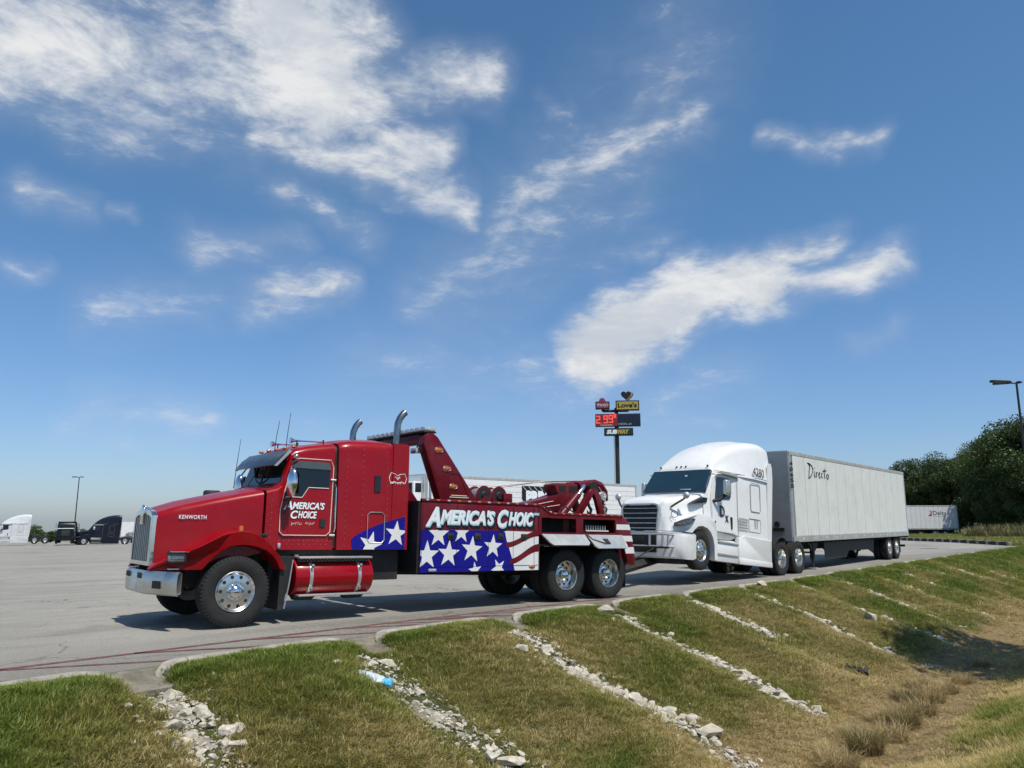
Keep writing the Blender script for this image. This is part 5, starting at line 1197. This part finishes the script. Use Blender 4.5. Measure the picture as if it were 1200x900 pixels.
# ---------------------------------------------------------------- box trailers
def build_trailer(name,L=15.35,npan=13,front=True,mt='trailer',skirt='chassis',tand=13.2,W=1.29,first=1.2,box=True):
    """nose at x=0 (towards -x), near side at -W, height 4.1; x is metres behind the nose"""
    t=empty(name,(0,0,0)); z0,z1=1.23,3.95
    b=B(); b.box(.06,L-.04,-W+.03,W-.03,1.15,4.03); bd=b.build('box_core','seam' if mt=='trailer' else mt,t); bd.name='cargo_box'
    b=B(); b.box(0,.058,-W+.05,W-.05,1.05,4.06); fr=b.build('front_wall','tgrey' if front else mt,t)  # front option: shade on the nose is put into a greyer wall colour
    xs=np.linspace(.30,L-.12,npan+1)
    for s in (-1,1):
        for k in range(npan):
            b=B(); b.box(xs[k]+.013,xs[k+1]-.013,min(s*W,s*(W-.028)),max(s*W,s*(W-.028)),z0,z1,.004,1); b.build('side_panel',mt,bd)
        b=B(); b.box(.02,L,min(s*(W+.012),s*(W-.04)),max(s*(W+.012),s*(W-.04)),1.02,1.228,.006,1); r=b.build('bottom_rail','rail',t)
        if s<0:
            for k in range(26):
                x=.35+k*(L-.6)/25; b=B(); b.box(x-.05,x+.05,-W-.018,-W-.01,1.105,1.155); b.build('reflector','white' if k%2 else 'alu',r)
        b=B(); b.box(.02,L,min(s*(W+.010),s*(W-.05)),max(s*(W+.010),s*(W-.05)),3.952,4.085,.01,1); b.build('top_rail','rail',t)
        b=B(); b.tube([(.10,s*(W-.06),1.05),(.10,s*(W-.06),4.06)],.085,12); b.build('corner_post','alu',t)
        b=B(); b.box(L-.115,L+.01,min(s*(W+.008),s*(W-.06)),max(s*(W+.008),s*(W-.06)),1.228,3.952,.01,1); b.build('rear_post','rail',t)
    b=B(); b.box(.02,L,-W+.05,W-.05,4.04,4.10); b.build('roof','rail',t)
    b=B(); b.box(L-.035,L-.005,-W+.07,W-.07,1.15,4.03); b.build('rear_doors',mt,t)
    b=B()
    for k in range(int(L/.45)): b.box(.6+k*.45,.66+k*.45,-W+.06,W-.06,.95,1.06)
    for s in (-1,1): b.box(tand-2.6,tand+1.6,s*.45-.05,s*.45+.05,.72,1.0)
    b.build('underframe','chassis',t)
    # landing gear
    for s in (-1,1):
        b=B(); b.box(2.62,2.76,s*.95-.07,s*.95+.07,.36,1.02); b.tube([(2.69,s*.95,.4),(2.69,s*.95,.06)],.05,8); lg=b.build('landing_leg','chassis',t)
        b=B(); b.box(2.55,2.83,s*.95-.13,s*.95+.13,.03,.07); b.build('landing_foot','alu',lg)
        b=B(); b.tube([(2.69,s*.95,.55),(3.3,s*.75,1.0)],.03,6); b.prism([(2.2,1.02),(3.35,1.02),(2.9,.66),(2.5,.66)],'y',s*.99,s*1.0); b.build('leg_brace','chassis',lg)
    b=B(); b.tube([(2.69,-.95,.6),(2.69,.95,.6)],.03,8); b.build('cross_shaft','chassis',t)
    if box:
        b=B()
        for s in (-1,1): b.prism([(3.9,1.0),(4.0,.36),(4.3,.30),(6.5,.30),(6.9,.55),(9.6,.52),(10.3,.35),(10.6,1.0)],'y',s*.98,s*.96)
        b.build('side_skirt','navy',t)
    for x in (tand,tand+1.25):
        for y,far in ((-1.09,False),(-.75,False),(1.09,True),(.75,True)): wheel('drive',t,(x,y,.53),far,0,abs(y)>1,x)
        b=B(); b.tube([(x,-1,.53),(x,1,.53)],.07,8); b.build('axle','chassis',t)
    for s in (-1,1):
        b=B(); b.box(tand+1.95,tand+1.97,min(s*1.2,s*.6),max(s*1.2,s*.6),.28,1.0); b.build('mud_flap','black',t)
    b=B(); b.box(L-.08,L,-1.1,1.1,.50,.60)
    for s in (-1,1): b.box(L-.08,L-.02,s*.7-.05,s*.7+.05,.55,1.05)
    b.build('rear_guard','black',t); return t,bd,fr
TANG=R(50.2); tn=Vector((-math.sin(TANG),math.cos(TANG),0)); ta=Vector((math.cos(TANG),math.sin(TANG),0))
trl,tbox,tfront=build_trailer('box_trailer',15.35,13,tand=12.05)
tp_=w1+tn*1.29+ta*1.13; trl.location=(tp_.x,tp_.y,ZW); trl.rotation_euler=(0,0,TANG)
tag(trl,'off-white box trailer lettered Directo behind the lifted tractor, number 40655 on its corner','trailer')
for k,c in enumerate('40655'): text(c,-.03,.24,3.59-k*.19,3.73-k*.19,-1.322,'fblack',trl,'corner_number',.04)
# hand-written "Directo"
def strokes(par,name,lines,x0,z0,sx,sz,y,r,mt):
    b=B()
    for ln in lines:
        pts=[(x0+p[0]*sx,y,z0+p[1]*sz) for p in ln]; b.tube(pts,[r*.5]+[r]*(len(pts)-2)+[r*.45] if len(pts)>2 else r,6)
    o=b.build(name,mt,par,60); return o
DIR=[[(.0,1.0),(.06,.95),(.10,.80),(.06,.40),(.03,.0),(.02,-.02)],[(.0,1.0),(.09,.98),(.19,.85),(.23,.65),(.22,.45),(.17,.25),(.09,.08),(.02,-.02)],
 [(.29,.52),(.285,.25),(.30,.12),(.34,.20)],[(.29,.70),(.295,.75)],[(.38,.46),(.375,.14)],[(.38,.34),(.41,.46),(.45,.48)],[(.47,.28),(.53,.36),(.545,.46),(.51,.48),(.48,.36),(.49,.18),(.53,.12),(.575,.22)],
 [(.67,.44),(.63,.46),(.605,.30),(.625,.14),(.67,.20)],[(.76,.82),(.745,.4),(.75,.16),(.79,.18)],[(.68,.60),(.84,.68)],[(.88,.44),(.845,.32),(.86,.14),(.91,.12),(.945,.28),(.92,.42),(.88,.44)]]
strokes(tbox,'lettering',[[(x,z*.6) for x,z in l] for l in DIR],1.75,3.22,2.4,.92,-1.293,.021,'fblack')
# hoses and lights on the trailer nose
b=B(); b.lathe([(.001,-.03),(.09,-.03),(.10,.0)],(0,-.75,1.62),16,'x'); b.box(-.05,0,-1.0,-.62,1.38,1.5); b.build('hose_box','black',tfront)
b=B()
for k,y in enumerate((-.4,-.3,-.2)): b.tube([(-.03,y,1.5),(-.35,y-.1,1.2+.05*k),(-.75,y,1.25),(-1.1,y,1.55)],.018,6)
b.build('air_hoses','redlens',tfront)
# ---------------------------------------------------------------- parked trailers behind
def put(t,x,y,ang): t.location=(x,y,lot_at(x,y)); t.rotation_euler=(0,0,ang)
prm,pbox,pfr=build_trailer('reefer_trailer',16.1,2,False,'wpaint',tand=12.9,box=False)
pp=px_at(498,580,36.2); PA=R(43.6); pn=Vector((-math.sin(PA),math.cos(PA),0)); pc=pp+pn*1.29; put(prm,pc.x,pc.y,PA)
tag(prm,'long white refrigerated trailer lettered PRIME parked behind the wrecker','trailer')
b=B(); b.box(-.50,-.01,-1.05,1.05,1.9,3.75,.06); ru=b.build('refrigeration_unit','wpaint',prm)
b=B(); b.box(-.515,-.49,-.95,.95,3.2,3.68,.02); b.box(-.40,-.05,-1.062,-1.04,3.25,3.68,.01); b.build('unit_grille','navy',ru)
for x in (.30,.55): 
    b=B(); b.tube([(x,-1.30,1.25),(x,-1.30,3.93)],.05,8); b.build('side_trim','chrome',prm)
b=B()
for k in range(9): b.box(.72,15.9,-1.296,-1.288,1.5+k*.27,1.506+k*.27)
b.build('panel_rib','seam',pbox)
# PRIME in white block letters with a slanted black drop shadow
sh=[(.0,.0),(-.30,.42)]
b=B(); n=6; W0,W1,Z0,Z1=6.62,8.75,2.84,3.50
b.prism([(W0-.30,Z1+.24),(W1-.25,Z1+.24),(W1+.06,Z1),(W1+.06,Z0+.1),(W0-.08,Z0),(W0-.30,Z0+.22)],'y',-1.306,-1.29); b.build('lettering_shadow','fblack',pbox)
text('PRIME',W0,W1,Z0-.02,Z1,-1.306,'fwhite',pbox,'lettering',.07)
b=B()
for k in range(6): 
    x=W0-.02+k*.42; b.prism([(x,Z1+.02),(x+.04,Z1+.02),(x-.20,Z1+.22),(x-.23,Z1+.22)],'y',-1.312,-1.304)
b.build('lettering_edge','fwhite',pbox)
ptr=build_tractor(False,'parked_tractor',0.); px_=pc+Vector((math.cos(PA),math.sin(PA),0))*-1.1; put(ptr,px_.x,px_.y,PA)
tag(ptr,'white tractor coupled to the refrigerated trailer, mostly hidden behind the red sleeper','semi truck')

dlt,dbox,dfr=build_trailer('delivery_trailer',15.3,26,False,'wpaint',tand=1.2+11.2,box=True)
DA=R(170); dl=px_at(1122,600,101); 
# tail of this trailer faces right; its side is seen almost square on
dlt.rotation_euler=(0,0,R(-4)); dn_=Vector((math.sin(R(-4)),-math.cos(R(-4)),0)); da_=Vector((math.cos(R(-4)),math.sin(R(-4)),0)); dc=dl-dn_*1.29-da_*15.3; dlt.location=(dc.x,dc.y,px_at(1112,630,101).z)
tag(dlt,'white trailer with a small red and black Delta logo parked before the trees','trailer')
text('Delta',12.2,13.9,2.85,3.4,-1.294,'fblack',dbox,'lettering',.0)
b=B(); b.prism([(11.5,2.75),(12.05,2.75),(12.05,3.45),(11.92,3.45),(11.9,2.95)],'y',-1.30,-1.285); b.build('logo_red','redlens',dbox)
b=B(); b.box(12.2,13.9,-1.297,-1.288,2.66,2.70); b.build('logo_line','tgrey',dbox)
b=B(); b.prism([(11.75,2.85),(11.9,2.85),(11.9,3.0)],'y',-1.304,-1.29); b.build('logo_dark','fblack',dbox)

# ---------------------------------------------------------------- distant tractors at the far side of the lot
def recolour(root,frm,to):
    for o in root.children_recursive:
        for i,s in enumerate(o.material_slots):
            if s.material==M[frm]: s.link='OBJECT'; s.material=to
far_m=[]
NAVY=mat('navy_paint',(.004,.005,.012),.35,0,.1,3,coat=.12,spec=.3); SILV=mat('pale_grey_paint',(.60,.61,.60),.4,0,.05,2,coat=.2); GREY=mat('grey_paint',(.22,.24,.25),.4,0,.1,2,coat=.2)
def far_vehicle(src,u,v,Y,ang,paint,label,cat='semi truck',name=None,group='tractors at the far side of the lot'):
    p=px_at(u,v,Y); c=dup(src,None,(p.x,p.y,p.z),(0,0,ang)); c.name=name or 'parked_tractor'
    if paint: recolour(c,'wpaint',paint)
    return tag(c,label,cat,group)
gt=ptr
far_vehicle(gt,40,637,112,R(31),SILV,'pale grey bobtail tractor parked beside the green bush')
far_vehicle(gt,146,638,112,R(27),NAVY,'dark navy high-roof tractor parked beside the lamp post')
far_vehicle(gt,196,637,130,R(25),GREY,'grey tractor parked in front of the far white trailer')
ft=dup(dlt,None,None,(0,0,R(24))); fp_=px_at(140,636,150); ft.location=(fp_.x,fp_.y,fp_.z); ft.name='parked_trailer'
for o in [o for o in ft.children_recursive if o.name.startswith(('lettering','logo'))]: bpy.data.objects.remove(o)
tag(ft,'plain white trailer parked behind the navy tractor at the far lot edge','trailer')
# day cab seen from the front
def day_cab():
    p=px_at(76.5,637,108); t=empty('dump_truck',(p.x,p.y,p.z),(0,0,R(116)))
    b=B(); b.loft([rrect_sec(x,1.0,zt,1.05,1.0,.15,.05) for x,zt in ((-1.6,1.9),(-.4,2.05),(-.35,2.1),(.1,2.75),(1.2,2.85))]); c=b.build('cab',NAVY,t)
    b=B(); b.box(-.33,-.25,-.9,.9,2.12,2.6,.02); b.build('windshield','glass',c)
    b=B(); b.box(-1.7,-1.55,-1.2,1.2,.5,.95,.03); b.build('bumper',NAVY,t); b=B(); b.box(-1.68,-1.6,-.5,.5,1.0,1.8,.03); b.build('grille','chassis',t)
    b=B(); b.box(1.4,6.2,-1.22,1.22,1.1,2.7,.05); bed=b.build('dump_bed',NAVY,t); b=B(); b.prism([(.2,2.86),(1.6,2.70),(1.6,2.9),(.2,2.98)],'y',-1.1,1.1); b.build('cab_guard',NAVY,bed)
    b=B(); b.box(-1.72,-1.69,-1.0,1.0,2.02,2.10); b.build('hood_stripe','fwhite',t)
    b=B(); b.box(-1,6,-.5,.5,.6,1.1); b.build('chassis','chassis',t)
    for x in (-.6,3.6,4.9):
        for y,far in ((-1.05,False),(1.05,True)): wheel('drive',t,(x,y,.53),far,0,False)
    for s in (-1,1):
        b=B(); b.box(-.1,.05,s*1.32-.09,s*1.32+.09,2.2,2.75,.02); b.build('mirror','chrome',t)
    tag(t,'dark navy truck facing the lot beside the concrete lamp-post base','truck')
day_cab()

# ---------------------------------------------------------------- lamp posts
def lamp_post(u_top,v_top,Y,base_z,heads,label,concrete=True,ang=0.,name='lamp_post'):
    top=px_at(u_top,v_top,Y); t=empty(name,(top.x,top.y,base_z),(0,0,ang)); H=top.z-base_z
    zb=.75 if concrete else .0
    if concrete:
        b=B(); b.lathe([(.001,0),(.36,0),(.36,.72),(.33,.76),(.001,.76)],(0,0,0),20,'z'); b.build('concrete_base','concrete',t)
    b=B(); b.tube([(0,0,zb-.1),(0,0,zb+.15),(0,0,zb+.16),(0,0,H)],[.14,.14,.085,.06],10); b.build('pole','chassis',t)
    for dx,dy,w in heads:
        L_=math.hypot(dx,dy); a=math.atan2(dy,dx); b=B(); b.tube([(0,0,H-.08),(dx*.35,dy*.35,H-.02)],.03,6); ar=b.build('arm','chassis',t)
        b=B(); b.loft([[(r*math.cos(a)-s*w*f*math.sin(a),r*math.sin(a)+s*w*f*math.cos(a),H+z) for s,z in ((-1,-.05),(1,-.05),(1,.03),(.6,.07),(-.6,.07),(-1,.03))] for r,f in ((L_*.25,.6),(L_*.4,1.),(L_*.95,1.),(L_,.7))]); hd=b.build('lamp_head','chassis',t)
        b=B(); b.loft([[(r*math.cos(a)-s*w*.8*math.sin(a),r*math.sin(a)+s*w*.8*math.cos(a),H+z) for s,z in ((-1,-.058),(1,-.058),(1,-.051),(-1,-.051))] for r in (L_*.45,L_*.93)]); b.build('lens','lens',hd)
    return tag(t,label,'lamp post')
p=px_at(93,559,112); lamp_post(93,559,112,px_at(85,637,112).z,((-1.05,0,.16),(.55,.1,.16)),'tall thin lamp post on a concrete base at the far side of the lot')
p=px_at(1191,447,46); lamp_post(1191,448,46,ground_at(p.x,p.y),((-1.75,-.35,.2),(-1.1,.55,.2),(.28,.05,.15)),'dark twin-headed lamp post in front of the trees')

# ---------------------------------------------------------------- highway sign pylon
def pylon():
    Y=122; base=px_at(726,640,Y); t=empty('sign_pylon',(base.x,base.y,lot_at(base.x,base.y)),(0,0,R(-8))); z0=t.location.z
    mpp=Y/FPX/math.cos(0)*1.0
    def X(u): return px_at(u,500,Y).x-base.x
    def Zz(v): return px_at(726,v,Y).z-z0
    zt=Zz(487); b=B(); b.tube([(0,0,0),(0,0,zt)],.34,16); b.build('pole','chassis',t)
    b=B(); b.tube([(0,0,zt-.3),(0,0,Zz(481)),(0,0,Zz(478))],.3,10); b.tube([(X(707),0,Zz(481.5)),(X(737),0,Zz(481.5))],.22,8); b.tube([(X(707),0,Zz(482)),(X(707),0,Zz(479))],.22,8); b.tube([(X(735),0,Zz(482)),(X(735),0,Zz(480))],.25,8); b.build('cross_arm','chassis',t)
    def panel(name,u0,u1,v0,v1,mt,dep=.7):
        b=B(); b.box(X(u0),X(u1),-.9,-.9+dep,Zz(v1),Zz(v0),.06,2); o=b.build(name,'fblack',t)
        b=B(); b.box(X(u0)+.18,X(u1)-.18,-.915,-.88,Zz(v1)+.18,Zz(v0)-.18); b.build('face',mt,o); return o
    em=lambda n,c,s=.0:mat(n,c,.4,0,.04,.5)
    yel=em('sign_yellow',(.46,.33,.06)); pk=em('sign_dark_red',(.28,.05,.07)); navy=em('sign_navy',(.008,.014,.035)); redp=em('sign_red',(.22,.02,.02)); grn=em('sign_green',(.008,.03,.03))
    ledr=mat('led_red',(.6,.05,.05),.4,0,.05,1,emit=(1,.12,.10,.55))
    a=panel('restaurant_sign',698.5,715,471,480,pk)
    text("Wendy's",X(700),X(713.5),Zz(477.8),Zz(473),-.93,mat('sign_pink_white',(.62,.48,.48),.4,0,.05),a,'lettering',.02,.15)
    b=B(); b.lathe([(.001,-.85),(.5,-.85),(.52,-.8),(.52,-.3),(.001,-.25)],(X(706.5),0,Zz(470.6)),20); k=b.build('round_top',pk,a)
    a=panel('fuel_brand_sign',722,749.3,470.4,482,yel)
    text("Love's",X(724.5),X(746.5),Zz(478.7),Zz(473.0),-.93,'fblack',a,'lettering',.03)
    def heart(cx,cz,s):
        return [(cx+s*16*math.sin(q)**3/16,cz+s*(13*math.cos(q)-5*math.cos(2*q)-2*math.cos(3*q)-math.cos(4*q))/16) for q in np.linspace(0,2*math.pi,25)[:-1]]
    b=B(); b.prism(heart(X(735.6)-.18,Zz(464.2),.80),'y',-.9,-.5); hh=b.build('heart_emblem','fblack',a)
    for k,(dx,mt) in enumerate(((.16,yel),(.32,mat('sign_orange',(.55,.20,.03),.4)),(.46,'fblack'))):
        b=B(); pts=[q for q in heart(X(735.6)-.18+dx*.8,Zz(464.2)-dx*.25,.80)]; b.prism(pts,'y',-.86+k*.06,-.82+k*.06); b.build('heart_band',mt,hh)
    b=B(); b.tube([(X(735.6),-.6,Zz(470.5)),(X(735.6),-.6,Zz(466))],.12,6); b.build('heart_post','chassis',hh)
    a=panel('price_sign',698,750.3,485.6,500.5,navy)
    b=B(); b.box(X(698.4),X(723.8),-.925,-.91,Zz(500),Zz(486)); b.build('price_face',redp,a)
    # seven-segment digits 2.99 and a raised 9
    b=B()
    SEG={'a':(0,1,1,1),'b':(1,.5,1,1),'c':(1,0,1,.5),'d':(0,0,1,0),'e':(0,0,0,.5),'f':(0,.5,0,1),'g':(0,.5,1,.5)}
    def digit(ch,u0,u1,v0,v1):
        for s in {'2':'abged','9':'abcdfg'}[ch]:
            x0,y0,x1,y1=SEG[s]; P0=(X(u0+(u1-u0)*x0),Zz(v1+(v0-v1)*y0)); P1=(X(u0+(u1-u0)*x1),Zz(v1+(v0-v1)*y1)); r=.11
            b.box(min(P0[0],P1[0])-r,max(P0[0],P1[0])+r,-.95,-.93,min(P0[1],P1[1])-r,max(P0[1],P1[1])+r)
    digit('2',699.8,703.2,488.5,496.3); digit('9',708.3,712.,488.,496.); digit('9',714.3,718.,487.6,495.6); b.box(X(705),X(705.9),-.95,-.93,Zz(497),Zz(496)); digit('9',720.2,721.6,486.6,490); b.build('price_digits',ledr,a)
    text('UNLEADED',X(704),X(718),Zz(499.5),Zz(498),-.93,'cream',a,'lettering',.01); text('DIESEL #2',X(725),X(740),Zz(499),Zz(496.7),-.93,'tgrey',a,'lettering',.01)
    a=panel('sandwich_sign',708,741.6,502.2,511.2,grn)
    text('SUB',X(711),X(723),Zz(509.3),Zz(504.2),-.93,'fwhite',a,'lettering',.07,.2); text('WAY',X(723.2),X(737),Zz(509.3),Zz(504.0),-.93,yel,a,'lettering',.07,.2)
    # service ladder
    b=B(); x=X(721.3); n=34
    for s in (-.16,.16): b.tube([(x+s-.1,-.2,1.),(x+s-.1,-.2,Zz(511))],.07,5)
    for k in range(n): zz=1+k*(Zz(511)-1)/n; b.box(x-.24,x+.04,-.22,-.18,zz,zz+.07)
    b.build('ladder','alu',t)
    return tag(t,'tall roadside sign pylon with price board, yellow heart-topped sign and ladder','sign')
pylon()

# ---------------------------------------------------------------- timber wheel stops along the end of the lot
def stop_pt(f):
    d=12.*(1-f)+.9*f; x,y=to_xy(float(al_edge(d))-.25,-d); return Vector((float(x),float(y),0))
for k in range(13):
    f0=k/13; p0=stop_pt(f0); f1=(k+.9)/13; p1=stop_pt(f1); c=(p0+p1)/2; d=p1-p0
    L_=min(d.length,5.2); b=B(); b.box(-L_/2,L_/2,-.11,.11,0,.26,.02); root=b.build('wheel_stop',mat('tarred_timber',(.035,.03,.026),.9,0,.2,5),None,30,(c.x,c.y,lot_at(c.x,c.y)-.01)); root.rotation_euler=(0,0,math.atan2(d.y,d.x))
    for s in (-1,1):
        b=B(); b.box(s*L_/2-.13,s*L_/2+.13,-.125,.125,.0,.28,.01); b.build('painted_end','concrete',root)
    tag(root,f'dark timber wheel stop with pale ends, {ORD[12-k]} from the lot corner by the ditch','wheel stop','timber wheel stops along the lot end')

# ---------------------------------------------------------------- trees
LEAF=grass_mat('tree_leaves',((.030,.058,.016),(.062,.098,.026),(.12,.155,.05)),False)
BARK=mat('bark',(.075,.06,.045),.95,0,.25,6,bump=.6,bscale=14)
def crown_mesh(seed,H,Rc,n,leaf,z0=.12,lobes=26):
    r=np.random.default_rng(seed); V=np.zeros((n*4,3)); 
    # lobe centres spread through an egg-shaped volume
    c=[]
    while len(c)<lobes:
        q=r.uniform(-1,1,3)
        if np.linalg.norm(q)<1: c.append(q)
    c=np.array(c); c/=np.maximum(np.linalg.norm(c,axis=1),.45)[:,None]**.55; c=c*np.array([Rc*.78,Rc*.78,H*(1-z0)*.43])+np.array([0,0,H*(z0+(1-z0)*.5)])
    rad=r.uniform(.22,.42,lobes)*Rc
    k=r.integers(0,lobes,n); d=r.normal(size=(n,3)); d/=np.linalg.norm(d,axis=1)[:,None]; rr=rad[k]*r.uniform(.35,1.08,n)**.6
    P=c[k]+d*rr[:,None]*np.array([1,1,.8]); P[:,2]=np.maximum(P[:,2],H*.06)
    nrm=d+r.normal(size=(n,3))*.7; nrm/=np.linalg.norm(nrm,axis=1)[:,None]; up=r.normal(size=(n,3)); a=np.cross(nrm,up); a/=np.linalg.norm(a,axis=1)[:,None]; b_=np.cross(nrm,a)
    s=(leaf*r.uniform(.55,1.25,n))[:,None]
    V[0::4]=P+a*s; V[1::4]=P+b_*s*.55; V[2::4]=P-a*s; V[3::4]=P-b_*s*.55
    me=bpy.data.meshes.new('crown'); me.from_pydata(V.tolist(),[],np.arange(n*4).reshape(n,4).tolist()); me.update(); me.materials.append(LEAF); return me,c
def trunk_mesh(H,c,seed,r0=.22):
    b=B(); r=np.random.default_rng(seed); b.tube([(0,0,-.3),(.03*H,.0,H*.2),(.0,.02*H,H*.5),(.02*H,0,H*.85)],[r0*1.2,r0,r0*.65,r0*.2],8)
    for q in c[::2]:
        z=max(H*.12,min(q[2]*.6,H*.6)); b.tube([(0,.01*H,z),(q[0]*.5,q[1]*.5,(z+q[2])/2+.03*H),tuple(q)],[r0*.42,r0*.25,.03],6)
    o=b.build('trunk',BARK); me=o.data; bpy.data.objects.remove(o); return me
TR=[]
for k,(H,Rc) in enumerate(((13.,5.2),(12.,4.6),(11.,4.8))):
    cm,c=crown_mesh(400+k,H,Rc,34000,.135,.05,40); TR.append((cm,trunk_mesh(H,c,k),H))
def tree(x,y,h,k,label,group='trees behind the lawn',rz=0.,sx=1.):
    cm,tm,H=TR[k]; s=h/H; t=empty('tree',(x,y,ground_at(x,y)),(0,0,rz)); t.scale=(s*sx,s*sx,s)
    link_mesh('trunk',tm,t); link_mesh('crown',cm,t); return tag(t,label,'tree',group)
# (pixel x, pixel y of the top, depth, tree kind)
SPOT=[(1040,548,150,1),(1062,542,144,2),(1086,532,138,0),(1108,534,134,1),(1128,534,128,2),(1146,520,122,0),(1164,508,112,1),(1180,498,102,2),(1198,488,96,0),(1216,478,92,1),(1236,482,96,2),(1190,545,96,0),(1212,545,90,2),(1075,560,142,1),(1118,560,132,0),(1285,474,92,0),(1335,478,96,1),(1390,470,94,2),(1455,472,92,0)]
TLAB=['low tree whose top just clears the rear corner of the Directo trailer','broad tree beside the rear of the Directo trailer, tops level with its roof','rounded tree rising over the middle of the Delta trailer','spreading tree rising over the Delta logo','tree over the tail end of the Delta trailer','tree on the rising treeline just past the Delta trailer tail','tall tree stepping up towards the lamp post','tall full-crowned tree next to the lamp post on its trailer side','highest dark tree directly behind the lamp post','tall dark tree past the lamp post, above the weeds','dark tree past the lamp post, farthest from the trailers','low dense tree filling in behind the tall weeds','low dense tree behind the weeds, past the lamp post','low tree filling the gap beside the Directo trailer rear','low tree filling the gap under the treeline at the Delta tail']+[f'tree in the row past the lamp post, {w} beyond the highest tree' for w in ('third','fourth','fifth','sixth')]
for i,(u,v,Y,k) in enumerate(SPOT):
    p=px_at(u,v,Y); g=ground_at(p.x,p.y); tree(p.x,p.y,p.z-g,k,TLAB[i],rz=i*1.3,sx=1.05)
# bush and hedge line beyond the far side of the lot
for u,v,Y,k,l in ((43,615,128,0,'round green bush between the pale grey tractor and the dark truck'),(58,624,150,1,'low far tree left of the dark truck'),(96,620,190,2,'low dark tree beyond the navy tractor')):
    p=px_at(u,v,Y); b_=px_at(u,637,Y); cm,tm,H=TR[k]; h=max(2.5,p.z-b_.z); t=tree(p.x,p.y,h,k,l,None,sx=1.25); t.location.z=b_.z; 
for i,u in enumerate((70,86,104,112,122,150)):
    Y=215; p=px_at(u,621+(i%3)*1.5,Y); b_=px_at(u,634,Y); t=tree(p.x,p.y,p.z-b_.z,i%3,'low tree in the far hedge line beyond the lot','far hedge line',sx=2.0,rz=i); t.location.z=b_.z
# tree just outside the picture whose crown shades the ditch
def shade_tree():
    g=on_bank(1128,775,-1.3); k=9.8; h=Vector((SUN.x,SUN.y,0))/SUN.z*k; x,y=g.x+h.x+2.5,g.y+h.y-1.5
    cm,c=crown_mesh(499,12.6,4.0,15000,.15,.55,24); tm=trunk_mesh(12.4,c,9,.2)
    t=empty('tree',(x,y,ground_at(x,y)),(0,0,.6)); link_mesh('trunk',tm,t); link_mesh('crown',cm,t); tag(t,'tall slender tree on the near bank shading the ditch','tree')
shade_tree()
